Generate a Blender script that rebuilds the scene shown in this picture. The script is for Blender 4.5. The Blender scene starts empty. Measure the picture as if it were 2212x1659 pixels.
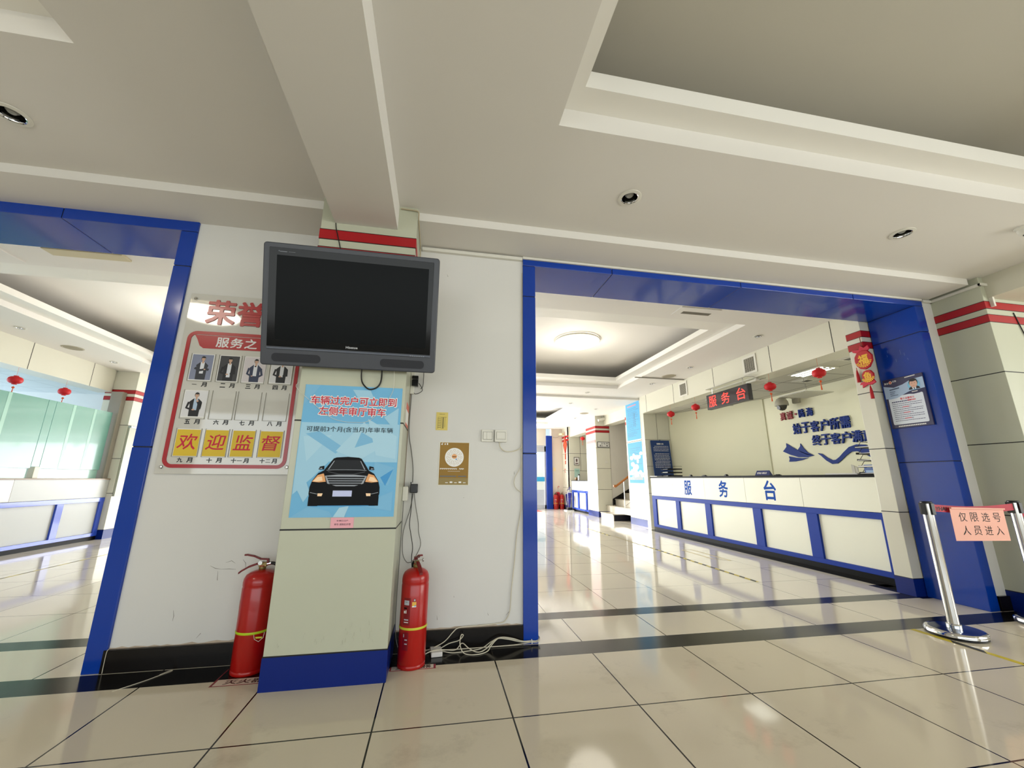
import bpy, math, random
from mathutils import Matrix, Vector
random.seed(7)
SC = bpy.context.scene
COL = SC.collection

# ---------------------------------------------------------------- camera
cam_d = bpy.data.cameras.new('camera'); cam_d.sensor_width = 36.0; cam_d.lens = 13.9346
cam_d.clip_start = 0.02; cam_d.clip_end = 200
cam = bpy.data.objects.new('camera', cam_d); COL.objects.link(cam)
_r, _u, _w = [Vector(v) for v in ((0.9832693, -0.1820775, 0.0054069), (-0.0477974, -0.2292494, 0.9721935), (0.175775, 0.9561864, 0.2341167))]
_m = Matrix.Identity(4)
for i in range(3):
    _m[i][0] = _r[i]; _m[i][1] = _u[i]; _m[i][2] = -_w[i]
_m[0][3], _m[1][3], _m[2][3] = (1.4164, -2.0133, 1.0246)
cam.matrix_world = _m
SC.camera = cam

# ---------------------------------------------------------------- exposure, world, sun, large lights
SC.view_settings.view_transform = 'Standard'
SC.view_settings.look = 'None'
SC.view_settings.gamma = 1.0
SC.view_settings.use_curve_mapping = False
SC.view_settings.exposure = 0.15

world = bpy.data.worlds.new('world'); SC.world = world; world.use_nodes = True
wn = world.node_tree.nodes; wl = world.node_tree.links
bg = wn.get('Background')
sky = wn.new('ShaderNodeTexSky'); sky.sky_type = 'HOSEK_WILKIE'; sky.sun_direction = (-0.4, 0.7, 0.6); sky.turbidity = 4.0
wl.new(sky.outputs[0], bg.inputs[0]); bg.inputs[1].default_value = 4.0

def add_light(name, kind, loc, direction, energy, color=(1, 1, 1), size=None, size_y=None, angle=None):
    d = bpy.data.lights.new(name, kind); d.energy = energy; d.color = color
    if kind == 'AREA':
        d.shape = 'RECTANGLE'; d.size = size; d.size_y = size_y
    if angle is not None: d.angle = angle
    o = bpy.data.objects.new(name, d); COL.objects.link(o); o.location = loc
    o.rotation_euler = Vector(direction).to_track_quat('-Z', 'Y').to_euler()
    return o
add_light('sun', 'SUN', (0, 20, 10), (0.62, -0.62, -0.20), 5.5, (1.0, 0.96, 0.90), angle=0.03)
add_light('daylight_street_windows', 'AREA', (0.4, 12.3, 1.4), (0, -1, 0.28), 900, (0.98, 0.99, 0.98), 8.6, 2.4)
add_light('daylight_rear_windows', 'AREA', (1.5, -6.7, 1.5), (0, 1, 0.02), 165, (0.97, 1.0, 0.985), 11.0, 2.0)
add_light('daylight_right_windows', 'AREA', (8.8, -3.2, 1.6), (-1, 0.1, 0.02), 200, (0.99, 1.0, 0.96), 5.0, 2.0)
add_light('daylight_left_office', 'AREA', (-7.7, 4.2, 1.6), (1, 0, 0.0), 95, (0.80, 0.92, 1.0), 4.0, 1.9)

# ---------------------------------------------------------------- helpers
def fr(o, right, up):
    r = Vector(right).normalized(); u = Vector(up).normalized(); n = r.cross(u)
    m = Matrix.Identity(4)
    for i in range(3):
        m[i][0] = r[i]; m[i][1] = u[i]; m[i][2] = n[i]; m[i][3] = o[i]
    return m
def F_my(x, y, z): return fr((x, y, z), (1, 0, 0), (0, 0, 1))      # surface facing -y
def F_mx(x, y, z): return fr((x, y, z), (0, -1, 0), (0, 0, 1))     # surface facing -x
def F_px(x, y, z): return fr((x, y, z), (0, 1, 0), (0, 0, 1))      # surface facing +x
def F_up(x, y, z, a=0): return fr((x, y, z), (math.cos(a), math.sin(a), 0), (-math.sin(a), math.cos(a), 0))

GCACHE = {}
def glyph(body, depth=0.0, res=2, shear=0.0):
    bold = 0.0
    k = (body, bold, depth, res, shear)
    if k in GCACHE: return GCACHE[k]
    cu = bpy.data.curves.new('t', 'FONT'); cu.body = body; cu.offset = bold; cu.extrude = depth; cu.resolution_u = res; cu.shear = shear
    o = bpy.data.objects.new('t', cu); COL.objects.link(o)
    dg = bpy.context.evaluated_depsgraph_get()
    me = o.evaluated_get(dg).to_mesh()
    vs = [v.co.copy() for v in me.vertices]; fs = [tuple(p.vertices) for p in me.polygons]
    o.evaluated_get(dg).to_mesh_clear()
    bpy.data.objects.remove(o); bpy.data.curves.remove(cu)
    x0 = min(v.x for v in vs); x1 = max(v.x for v in vs); y0 = min(v.y for v in vs); y1 = max(v.y for v in vs)
    GCACHE[k] = (vs, fs, x0, x1, y0, y1)
    return GCACHE[k]

class MB:
    def __init__(s, frame=None):
        s.v = []; s.f = []; s.m = []; s.fr = frame or Matrix.Identity(4)
    def add(s, vs, fs, mi=0, mx=None):
        b = len(s.v); M = s.fr @ mx if mx is not None else s.fr
        s.v += [M @ Vector(p) for p in vs]
        s.f += [tuple(b + i for i in f) for f in fs]; s.m += [mi] * len(fs)
        return s
    def box(s, x0, x1, y0, y1, z0, z1, mi=0, mx=None):
        vs = [(x, y, z) for z in (z0, z1) for y in (y0, y1) for x in (x0, x1)]
        return s.add(vs, [(0, 2, 3, 1), (4, 5, 7, 6), (0, 1, 5, 4), (2, 6, 7, 3), (0, 4, 6, 2), (1, 3, 7, 5)], mi, mx)
    def poly(s, pts, z=0.0, mi=0):
        return s.add([(p[0], p[1], z) for p in pts], [tuple(range(len(pts)))], mi)
    def rect(s, x0, y0, x1, y1, z=0.0, mi=0):
        return s.poly([(x0, y0), (x1, y0), (x1, y1), (x0, y1)], z, mi)
    def prism(s, pts, z0, z1, mi=0, mx=None):
        n = len(pts)
        vs = [(p[0], p[1], z0) for p in pts] + [(p[0], p[1], z1) for p in pts]
        fs = [tuple(range(n - 1, -1, -1)), tuple(range(n, 2 * n))] + [(i, (i + 1) % n, n + (i + 1) % n, n + i) for i in range(n)]
        return s.add(vs, fs, mi, mx)
    def lathe(s, prof, n=24, mi=0, mx=None, cap=True):
        vs = []; fs = []
        for (r, z) in prof:
            for i in range(n):
                a = 2 * math.pi * i / n; vs.append((r * math.cos(a), r * math.sin(a), z))
        for k in range(len(prof) - 1):
            for i in range(n):
                j = (i + 1) % n; fs.append((k * n + i, k * n + j, (k + 1) * n + j, (k + 1) * n + i))
        if cap:
            if prof[0][0] > 1e-5: fs.append(tuple(range(n - 1, -1, -1)))
            if prof[-1][0] > 1e-5: fs.append(tuple((len(prof) - 1) * n + i for i in range(n)))
        return s.add(vs, fs, mi, mx)
    def cyl(s, r, z0, z1, n=20, mi=0, mx=None): return s.lathe([(r, z0), (r, z1)], n, mi, mx)
    def tube(s, pts, r, n=8, mi=0, smooth=True, taper=None):
        P = [Vector(p) for p in pts]
        if smooth and len(P) > 2:
            Q = []
            for i in range(len(P) - 1):
                p0 = P[max(i - 1, 0)]; p1 = P[i]; p2 = P[i + 1]; p3 = P[min(i + 2, len(P) - 1)]
                for t in [k / 6 for k in range(6)]:
                    Q.append(0.5 * ((2 * p1) + (p2 - p0) * t + (2 * p0 - 5 * p1 + 4 * p2 - p3) * t * t + (3 * p1 - p0 - 3 * p2 + p3) * t ** 3))
            Q.append(P[-1]); P = Q
        vs = []; fs = []; up = None
        for i, p in enumerate(P):
            d = (P[min(i + 1, len(P) - 1)] - P[max(i - 1, 0)])
            if d.length < 1e-9: d = Vector((0, 0, 1))
            d.normalize()
            if up is None:
                up = d.orthogonal().normalized()
            up = (up - d * up.dot(d))
            if up.length < 1e-6: up = d.orthogonal()
            up.normalize(); sd = d.cross(up)
            rr = r if taper is None else r + (taper - r) * i / (len(P) - 1)
            for k in range(n):
                a = 2 * math.pi * k / n; vs.append(p + (up * math.cos(a) + sd * math.sin(a)) * rr)
        for i in range(len(P) - 1):
            for k in range(n):
                j = (k + 1) % n; fs.append((i * n + k, i * n + j, (i + 1) * n + j, (i + 1) * n + k))
        fs.append(tuple(range(n - 1, -1, -1))); fs.append(tuple((len(P) - 1) * n + k for k in range(n)))
        return s.add(vs, fs, mi)
    def strip(s, pts, wid, z0, z1, mi=0):      # a 2D path given a width
        n = len(pts); L = []; R = []
        for i, p in enumerate(pts):
            a = pts[max(i - 1, 0)]; b = pts[min(i + 1, n - 1)]
            dx, dy = b[0] - a[0], b[1] - a[1]; l = math.hypot(dx, dy) or 1
            w = wid[i] if isinstance(wid, (list, tuple)) else wid
            L.append((p[0] - dy / l * w / 2, p[1] + dx / l * w / 2)); R.append((p[0] + dy / l * w / 2, p[1] - dx / l * w / 2))
        for i in range(n - 1):
            q = [R[i], R[i + 1], L[i + 1], L[i]]
            if z1 > z0: s.prism(q, z0, z1, mi)
            else: s.poly(q, z0, mi)
        return s
    def text(s, body, x0, y0, x1, y1, z=0.0, mi=0, bold=0.0, depth=0.0, keep=False, shear=0.0):
        vs, fs, a0, a1, b0, b1 = glyph(body, depth, 2, shear)
        sx = (x1 - x0) / (a1 - a0); sy = (y1 - y0) / (b1 - b0)
        if keep:
            sx = sy = min(sx, sy)
        n = 0 if bold < .012 else (8 if not depth else 6)      # weight: the strokes are thickened by shifted copies
        sh = [(0, 0)] + [(bold * .8 * math.cos(2 * math.pi * k / n), bold * .8 * math.sin(2 * math.pi * k / n)) for k in range(n)]
        for k, (ox, oy) in enumerate(sh):
            s.add([(x0 + (v.x - a0 + ox) * sx, y0 + (v.y - b0 + oy) * sy, z + (v.z + depth) + k * 1e-5) for v in vs], fs, mi)
        return s
    def build(s, name, mats, parent=None, smooth=True, bevel=0.0, angle=35, segs=2):
        if not isinstance(mats, (list, tuple)): mats = [mats]
        if parent is None:
            xs = [p.x for p in s.v]; ys = [p.y for p in s.v]; zs = [p.z for p in s.v]
            org = Vector(((min(xs) + max(xs)) / 2, (min(ys) + max(ys)) / 2, min(zs)))
            inv = Matrix.Translation(-org)
        else:
            inv = ROOT[parent.name].inverted()
        me = bpy.data.meshes.new(name)
        me.from_pydata([inv @ p for p in s.v], [], s.f)
        for m in mats: me.materials.append(m)
        if len(mats) > 1: me.polygons.foreach_set('material_index', s.m)
        if smooth:
            me.polygons.foreach_set('use_smooth', [True] * len(me.polygons))
            me.set_sharp_from_angle(angle=math.radians(angle))
        me.update()
        o = bpy.data.objects.new(name, me); COL.objects.link(o)
        if parent is None:
            o.location = org; ROOT[o.name] = Matrix.Translation(org)
        else:
            o.parent = parent; ROOT[o.name] = ROOT[parent.name]
        if bevel > 0:
            b = o.modifiers.new('bevel', 'BEVEL'); b.width = bevel; b.segments = segs; b.limit_method = 'ANGLE'; b.angle_limit = math.radians(40)
            b.harden_normals = False
        return o
ROOT = {}
def tag(o, label, cat, group=None, kind=None):
    o['label'] = label; o['category'] = cat
    if group: o['group'] = group
    if kind: o['kind'] = kind
    return o
def struct(o, label=None):
    o['kind'] = 'structure'
    if label: o['label'] = label
    return o
def thing(name, label, cat, frame=None, loc=None, group=None):
    o = bpy.data.objects.new(name, None); COL.objects.link(o)
    if frame is None: frame = Matrix.Translation(Vector(loc or (0, 0, 0)))
    o.matrix_world = frame; o.empty_display_size = 0.05; ROOT[o.name] = frame.copy()
    if label: tag(o, label, cat, group)
    return o
def dup(root, frame, label, group=None):
    r = root.copy(); COL.objects.link(r); r.matrix_world = frame; ROOT[r.name] = frame.copy()
    r['label'] = label
    if group: r['group'] = group
    for ch in list(root.children):
        c = ch.copy(); COL.objects.link(c); c.parent = r
        for g in list(ch.children):
            d = g.copy(); COL.objects.link(d); d.parent = c
    return r
def rrect(x0, y0, x1, y1, r, n=5):
    pts = []
    for cx, cy, a0 in ((x1 - r, y0 + r, -90), (x1 - r, y1 - r, 0), (x0 + r, y1 - r, 90), (x0 + r, y0 + r, 180)):
        for k in range(n + 1):
            a = math.radians(a0 + 90 * k / n); pts.append((cx + r * math.cos(a), cy + r * math.sin(a)))
    return pts
def ell(cx, cy, rx, ry, n=20, a0=0, a1=360):
    m = n if a1 - a0 >= 360 else n + 1
    return [(cx + rx * math.cos(math.radians(a0 + (a1 - a0) * k / n)), cy + ry * math.sin(math.radians(a0 + (a1 - a0) * k / n))) for k in range(m)]
def rotz(a, x=0, y=0, z=0): return Matrix.Translation((x, y, z)) @ Matrix.Rotation(a, 4, 'Z')

# ---------------------------------------------------------------- materials
def srgb(h):
    c = [int(h[i:i + 2], 16) / 255 for i in (0, 2, 4)]
    return tuple(x / 12.92 if x < .04045 else ((x + .055) / 1.055) ** 2.4 for x in c)
def mat(name, col, rough=0.5, metal=0.0, spec=0.5, var=0.04, scale=3.0, emit=0.0, bump=0.0, alpha=None, trans=0.0, coat=0.0, ior=1.45, stretch=None):
    if isinstance(col, str): col = srgb(col)
    m = bpy.data.materials.new(name); m.use_nodes = True
    nt = m.node_tree; n = nt.nodes; l = nt.links; b = n['Principled BSDF']
    tc = n.new('ShaderNodeTexCoord'); no = n.new('ShaderNodeTexNoise'); no.inputs['Scale'].default_value = scale; no.inputs['Detail'].default_value = 4
    if stretch:
        mp = n.new('ShaderNodeMapping'); mp.inputs['Scale'].default_value = stretch; l.new(tc.outputs['Object'], mp.inputs[0]); l.new(mp.outputs[0], no.inputs['Vector'])
    else: l.new(tc.outputs['Object'], no.inputs['Vector'])
    mx = n.new('ShaderNodeMix'); mx.data_type = 'RGBA'
    mx.inputs[6].default_value = (*[c * (1 - var) for c in col], 1); mx.inputs[7].default_value = (*[min(1, c * (1 + var)) for c in col], 1)
    l.new(no.outputs['Fac'], mx.inputs[0]); l.new(mx.outputs[2], b.inputs['Base Color'])
    b.inputs['Roughness'].default_value = rough; b.inputs['Metallic'].default_value = metal; b.inputs['Specular IOR Level'].default_value = spec
    b.inputs['IOR'].default_value = ior; b.inputs['Coat Weight'].default_value = coat; b.inputs['Coat Roughness'].default_value = 0.05
    if emit: b.inputs['Emission Color'].default_value = (*col, 1); b.inputs['Emission Strength'].default_value = emit
    if trans: b.inputs['Transmission Weight'].default_value = trans
    if alpha is not None: b.inputs['Alpha'].default_value = alpha
    if bump:
        bp = n.new('ShaderNodeBump'); bp.inputs['Strength'].default_value = bump; bp.inputs['Distance'].default_value = 0.01
        n2 = n.new('ShaderNodeTexNoise'); n2.inputs['Scale'].default_value = 30; l.new(tc.outputs['Object'], n2.inputs['Vector'])
        l.new(n2.outputs['Fac'], bp.inputs['Height']); l.new(bp.outputs[0], b.inputs['Normal'])
    m['b'] = 1
    return m
def math_node(nt, op, a, b=None):
    n = nt.nodes.new('ShaderNodeMath'); n.operation = op
    for i, v in enumerate((a, b)):
        if v is None: continue
        if isinstance(v, (int, float)): n.inputs[i].default_value = v
        else: nt.links.new(v, n.inputs[i])
    return n.outputs[0]
def grid_mat(name, col, rough, xo, yo, px, py, gw, gcol, axes=(0, 1), spec=0.5, var=0.05, coat=0.0, dirt=None):
    """tiles with joints at world positions xo + k*px and yo + k*py"""
    m = mat(name, col, rough, spec=spec, var=var, scale=1.7, coat=coat)
    nt = m.node_tree; n = nt.nodes; l = nt.links; b = n['Principled BSDF']
    geo = n.new('ShaderNodeNewGeometry'); sp = n.new('ShaderNodeSeparateXYZ'); l.new(geo.outputs['Position'], sp.inputs[0])
    fac = None
    for ax, o, p in ((axes[0], xo, px), (axes[1], yo, py)):
        if not p: continue
        d = math_node(nt, 'PINGPONG', math_node(nt, 'SUBTRACT', sp.outputs[ax], o - 50 * p), p / 2)
        g = math_node(nt, 'LESS_THAN', d, gw / 2)
        fac = g if fac is None else math_node(nt, 'MAXIMUM', fac, g)
    src = b.inputs['Base Color'].links[0].from_socket
    if dirt:
        nz = n.new('ShaderNodeTexNoise'); nz.inputs['Scale'].default_value = dirt[0]; nz.inputs['Detail'].default_value = 8; nz.inputs['Roughness'].default_value = .7
        l.new(geo.outputs['Position'], nz.inputs['Vector'])
        rp = n.new('ShaderNodeMapRange'); rp.inputs[1].default_value = dirt[1]; rp.inputs[2].default_value = dirt[1] + .15; l.new(nz.outputs['Fac'], rp.inputs[0])
        md = n.new('ShaderNodeMix'); md.data_type = 'RGBA'; l.new(math_node(nt, 'MULTIPLY', rp.outputs[0], dirt[2]), md.inputs[0]); l.new(src, md.inputs[6]); md.inputs[7].default_value = (*srgb('8a7f6a'), 1)
        src = md.outputs[2]
    mx = n.new('ShaderNodeMix'); mx.data_type = 'RGBA'; l.new(fac, mx.inputs[0]); l.new(src, mx.inputs[6]); mx.inputs[7].default_value = (*srgb(gcol), 1)
    l.new(mx.outputs[2], b.inputs['Base Color'])
    return m

WHITE = mat('white_plaster', 'd6d5d1', 0.65, var=0.03, scale=2.0, bump=0.03)
CEIL = mat('ceiling_paint', 'dddad4', 0.7, var=0.02, scale=1.0)
TRAYTOP = mat('tray_top_shade', 'c2beb2', 0.75, var=0.02, scale=1.0)  # ceiling colour darkened to paint in the shade of the tray recess
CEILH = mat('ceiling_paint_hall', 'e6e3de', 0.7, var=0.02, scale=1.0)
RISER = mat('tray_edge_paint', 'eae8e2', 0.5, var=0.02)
CREAM = mat('cream_panel', 'b9bba7', 0.34, var=0.03, scale=2.5, coat=0.15)
CREAM2 = mat('cream_panel_hall', 'd6d4c4', 0.30, var=0.03, scale=2.0, coat=0.2)
BLUE = mat('blue_aluminium_panel', '063a9e', 0.16, var=0.08, scale=1.2, spec=0.45, coat=0.2)
BLUE2 = mat('blue_counter_frame', '1c3c9c', 0.5, var=0.06, spec=0.2, coat=0.0)
BLUEB = mat('blue_skirting', '052170', 0.3, var=0.08, spec=.3)
BLACK = mat('black_joint', '14130f', 0.5, var=0.1)
RED = mat('red_stripe', 'a3141c', 0.35, var=0.06)
BLACKST = mat('black_stone', '120f0d', 0.2, var=0.25, scale=6, spec=.3)
OFFW = mat('office_wall', 'e6e4ca', 0.6, var=0.02)
STAIRW = mat('stair_wall', 'd4d0c6', 0.65, var=0.02)
STEEL = mat('brushed_steel', 'c9c8c6', 0.18, metal=1.0, var=0.05, scale=8, stretch=(1, 1, 0.1))
CHROME = mat('chrome', 'd8d8d8', 0.08, metal=1.0, var=0.02)
BLKP = mat('black_plastic', '0e0e10', 0.35, var=0.1)
WHTP = mat('white_plastic', 'd9d7cd', 0.35, var=0.03)
PAPER = mat('white_paper', 'e3e2de', 0.6, var=0.02)
INK = mat('black_ink', '15161a', 0.5, var=0.05)
FTILE = grid_mat('floor_tile', 'cfc5af', 0.075, 0.0, 0.0, 0.6, 0.6, 0.0075, '14130f', spec=0.26, var=0.06, coat=0.0, dirt=(2.2, 0.56, 0.35))
FTILE_M = grid_mat('floor_tile_passage', 'd8d0bd', 0.075, 0.0, 0.0, 0.6, 0.0, 0.0075, '14130f', spec=0.3, var=0.06, coat=0.0)
FTILE_H = grid_mat('floor_tile_hall', 'ddd6c8', 0.07, 0.516, 0.134, 0.6, 0.6, 0.0055, '3a352c', spec=0.5, var=0.05, coat=0.0)
FBAND = grid_mat('floor_band', '110f0e', 0.16, 0.0, 0.0, 0.6, 0.0, 0.004, '3a3630', spec=0.3, var=0.3, coat=0.0)

# ================================================================= SETTING
# floors: room with two dark bands under the wall line, then the hall
Y1, Y2, Y3, Y4 = 0.5756, 0.763, 1.198, 1.351
fl = MB().box(-6, 9, -7, Y1, -.1, 0); struct(fl.build('floor', FTILE, smooth=False))
fl = MB().box(-6, 9, Y1, Y2, -.1, 0).box(-6, 9, Y3, Y4, -.1, 0); struct(fl.build('floor', FBAND, smooth=False))
fl = MB().box(-6, 9, Y2, Y3, -.1, 0); struct(fl.build('floor', FTILE_M, smooth=False))
fl = MB().box(-9, 9.5, Y4, 13.5, -.1, 0); struct(fl.build('floor', FTILE_H, smooth=False))
fl = MB().box(5.875, 6.10, 1.55, 6.3, -.02, 0.0015).box(5.775, 6.0, 1.17, 1.64, -.02, 0.0015); struct(fl.build('floor', FBAND, smooth=False))

# wall between the two rooms
WZ = 2.757
w = MB().box(-.298, 2.012, .79, 1.2, 0, WZ + .6); struct(w.build('wall_back', WHITE, smooth=False))
w = MB().box(5.99, 9, .79, 1.2, 0, WZ + .6); struct(w.build('wall_back', WHITE, smooth=False))
w = MB().box(-6, -4.4, .79, 1.2, 0, WZ + .6); struct(w.build('wall_back', WHITE, smooth=False))
for a, b, z in ((2.012, 5.99, 2.74), (-4.4, -.298, 2.77)): struct(MB().box(a, b, .80, 1.2, z, 3.4).build('wall_back', WHITE, smooth=False))
# dark stone skirting
for k, (a, b) in enumerate(((-.31, .605), (1.205, 2.012), (6.0, 6.12))):
    bb = MB().box(a, b, .768, .795, 0, .112); struct(bb.build('baseboard_back', BLACKST, smooth=False, bevel=.002))
# chipped plaster line above the skirting
CHIP = mat('chipped_paint', 'b8a894', 0.8, var=0.25, scale=25)
for a, b in ((-.30, .60), (1.21, 2.0)):
    mb = MB(F_my(0, .789, 0)); n = int((b - a) / .03); up = []
    for i in range(n + 1): up.append((a + (b - a) * i / n, .112 + random.uniform(.002, .014)))
    mb.prism([(a, .108), (b, .108)] + up[::-1], 0, .0012)
    struct(mb.build('trim_1', CHIP, smooth=False))
# scuff marks on the wall and the pillar
SCUFF = mat('grey_scuff', '6f6a60', 0.9, var=0.2)

# other walls of the near room
w = MB().box(-6.2, -6, -7.2, 1.2, 0, 3.4); struct(w.build('wall_left', WHITE, smooth=False))
w = MB().box(9, 9.2, -7.2, 1.2, 0, 3.4); struct(w.build('wall_right', WHITE, smooth=False))
w = MB().box(-6.2, 9.2, -7.2, -7, 0, .5).box(-6.2, 9.2, -7.2, -7, 2.6, 3.4).box(-6.2, -4.2, -7.2, -7, .5, 2.6).box(7.2, 9.2, -7.2, -7, .5, 2.6)
struct(w.build('wall_front', WHITE, smooth=False))
wf = MB()
for x in (-4.2, -2.3, -.4, 1.5, 3.4, 5.3, 7.14): wf.box(x, x + .06, -7.12, -7.04, .5, 2.6)
wf.box(-4.2, 7.2, -7.12, -7.04, .5, .56).box(-4.2, 7.2, -7.12, -7.04, 2.54, 2.6)
struct(wf.build('window_1', WHTP, smooth=False))

# ---- ceilings with stepped trays
SLABS = []
def ceiling_tray(nm, x0, x1, y0, y1, z, hole, zs, lipx, lipy, ziptop, ztop, m, mr, top=True):
    hx0, hx1, hy0, hy1 = hole
    for q in ((x0, hx0, y0, y1), (hx1, x1, y0, y1), (hx0, hx1, y0, hy0), (hx0, hx1, hy1, y1)):
        SLABS.append(struct(MB().box(*q, z, zs + .02).build('ceiling', m, smooth=False)))
    s = MB(); e = .04; ix0, ix1, iy0, iy1 = hx0 + lipx, hx1 - lipx, hy0 + lipy, hy1 - lipy
    s.box(hx0 - e, ix0, hy0 - e, hy1 + e, zs, ziptop).box(ix1, hx1 + e, hy0 - e, hy1 + e, zs, ziptop)
    s.box(ix0, ix1, hy0 - e, iy0, zs, ziptop).box(ix0, ix1, iy1, hy1 + e, zs, ziptop)
    struct(s.build('ceiling', mr, smooth=False))
    o = .45
    t = MB().box(hx0 - o, hx1 + o, hy0 - o, hy1 + o, ztop, ztop + .1)
    t.box(hx0 - o - .05, hx0 - o, hy0 - o, hy1 + o, zs, ztop + .05).box(hx1 + o, hx1 + o + .05, hy0 - o, hy1 + o, zs, ztop + .05)
    t.box(hx0 - o, hx1 + o, hy0 - o - .05, hy0 - o, zs, ztop + .05).box(hx0 - o, hx1 + o, hy1 + o, hy1 + o + .05, zs, ztop + .05)
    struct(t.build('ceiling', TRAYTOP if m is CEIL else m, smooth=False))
RZ = 2.82
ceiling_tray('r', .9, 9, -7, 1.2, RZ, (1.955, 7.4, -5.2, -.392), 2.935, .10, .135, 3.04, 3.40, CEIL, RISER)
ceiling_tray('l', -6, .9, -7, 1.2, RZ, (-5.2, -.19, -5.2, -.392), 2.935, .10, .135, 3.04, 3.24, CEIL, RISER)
# soffit band along the wall
c = MB().box(-6, .605, .462, .80, 2.76, RZ + .01).box(1.205, 6.07, .462, .80, 2.76, RZ + .01); struct(c.build('ceiling', CEIL, smooth=False))
# deep beam running from the pillar towards the camera
c = MB().box(.69, 1.082, -7, .42, 2.64, RZ + .01); struct(c.build('ceiling', CEIL, smooth=False))
# beam by the right pillar
c = MB().box(6.17, 6.75, -7, .42, 2.62, RZ + .01); struct(c.build('ceiling', mat('beam_paint', 'c9c6b4', 0.6), smooth=False))

# hall ceilings
HZ = 2.93
ceiling_tray('h', -4.45, 6.05, 1.2, 6.62, HZ, (-3.58, 5.15, 2.05, 5.75), 3.0, .22, .40, 3.075, 3.30, CEILH, RISER)
ceiling_tray('h2', -4.45, 6.40, 6.62, 12.5, 2.885, (-3.4, 5.12, 7.9, 11.2), 2.96, .22, .5, 3.03, 3.24, CEILH, RISER)
c = MB().box(-4.45, -3.0, 1.2, 1.25, 2.7, 2.93).box(6.05, 6.5, 1.2, 1.3, 2.6, 3.3); struct(c.build('ceiling', CEILH, smooth=False))

# bulkhead above the right counter, cream panels with joints and two vents
def joints(mb, frame_pts, w=.006, d=.002, mi=0):
    for (x0, y0, x1, y1) in frame_pts:
        mb.strip([(x0, y0), (x1, y1)], w, 0, d, mi)
b = MB().box(6.05, 6.35, 1.2, 6.5, 2.535, 3.3); struct(b.build('trim_2', CREAM2, smooth=False))
j = MB(F_mx(6.05, 0, 0)); joints(j, [(-y, 2.535, -y, 2.93) for y in (1.75, 2.68, 3.90, 5.115, 6.2)], .008, .0015); struct(j.build('trim_2', BLACK, smooth=False))
b = MB().box(6.05, 6.35, 9.95, 11.7, 2.52, 3.3).box(6.25, 6.55, 7.42, 9.12, 2.60, 3.3); struct(b.build('trim_3', CREAM2, smooth=False))
j = MB(F_mx(6.05, 0, 0)); joints(j, [(-y, 2.52, -y, 2.885) for y in (10.7,)], .008, .0015); struct(j.build('trim_3', BLACK, smooth=False))
# left bulkhead with a rounded far end
pts = [(-4.75, 1.2), (-4.45, 1.2), (-4.45, 6.15)] + ell(-4.6, 6.15, .15, .18, 8, 0, 90)[1:] + [(-4.75, 6.33)]
b = MB().prism(pts, 2.53, 3.3); struct(b.build('trim_4', CREAM2))
j = MB(F_px(-4.45, 0, 0)); joints(j, [(y, 2.53, y, 2.93) for y in (2.51, 3.585, 4.658, 5.728)], .008, .0015); struct(j.build('trim_4', BLACK, smooth=False))

# right-hand office behind the counter
w = MB().box(7.48, 7.6, 1.0, 4.44, 0, 2.6); struct(w.build('wall_office', OFFW, smooth=False))
w = MB().prism([(7.50, 4.43), (7.62, 4.43), (6.87, 6.5), (6.73, 6.5), (7.46, 4.43)], 0, 2.6); struct(w.build('wall_office', OFFW, smooth=False))
w = MB().box(6.10, 6.73, 6.46, 6.6, 0, 2.95); struct(w.build('wall_office', CREAM2, smooth=False))
j = MB(F_my(0, 6.459, 0)); joints(j, [(6.1, 1.935, 6.73, 1.935), (6.1, 1.335, 6.73, 1.335), (6.42, 1.935, 6.42, 2.55), (6.1, .74, 6.73, .74)], .006, .0015)
struct(j.build('trim_5', BLACK, smooth=False))
w = MB().box(6.35, 9, 1.2, 1.3, 0, 2.6); struct(w.build('wall_office', OFFW, smooth=False))
GRIDC = grid_mat('suspended_ceiling', 'c9c7bd', 0.8, 6.13, 2.60, 0.6, 0.6, 0.012, '3b3933', var=0.03)
c = MB().box(6.35, 7.6, 1.2, 6.5, 2.54, 2.58); struct(c.build('ceiling', GRIDC, smooth=False))
c = MB().box(6.05, 9, 1.2, 6.6, 3.3, 3.4); struct(c.build('ceiling', CEILH, smooth=False))

# right side of the hall beyond the office: stair well and end zone
w = MB().box(6.41, 9.2, 9.10, 9.25, 0, 3.4); struct(w.build('wall_stair', STAIRW, smooth=False))
for q in ((9.0, 9.2, 6.6, 9.1), (6.8, 9.0, 6.6, 7.3)): struct(MB().box(*q, 0, 3.4).build('wall_stair', STAIRW, smooth=False))
c = MB().box(6.5, 9.1, 6.6, 12.6, 3.3, 3.4).box(6.3, 6.6, 9.2, 12.6, 2.89, 3.3); struct(c.build('ceiling', CEILH, smooth=False))
w = MB().box(6.0, 8.2, 11.64, 11.8, 0, 2.95); struct(w.build('wall_end', CREAM2, smooth=False))
j = MB(F_my(0, 11.639, 0)); joints(j, [(6.0, 1.935, 8, 1.935), (6.0, 1.335, 8, 1.335), (6.42, 1.335, 6.42, 2.55)], .01, .0015); struct(j.build('trim_5', BLACK, smooth=False))
w = MB().box(8.0, 8.2, 9.2, 11.7, 0, 2.95); struct(w.build('wall_end', CREAM2, smooth=False))
w = MB().box(5.58, 9.2, 12.42, 12.6, 0, 3.0); struct(w.build('wall_end', mat('end_wall_paint', 'd9cec0', .6), smooth=False))
bb = MB().box(5.58, 6.1, 12.40, 12.43, 0, .15); struct(bb.build('baseboard_end', BLACKST, smooth=False))
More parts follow.
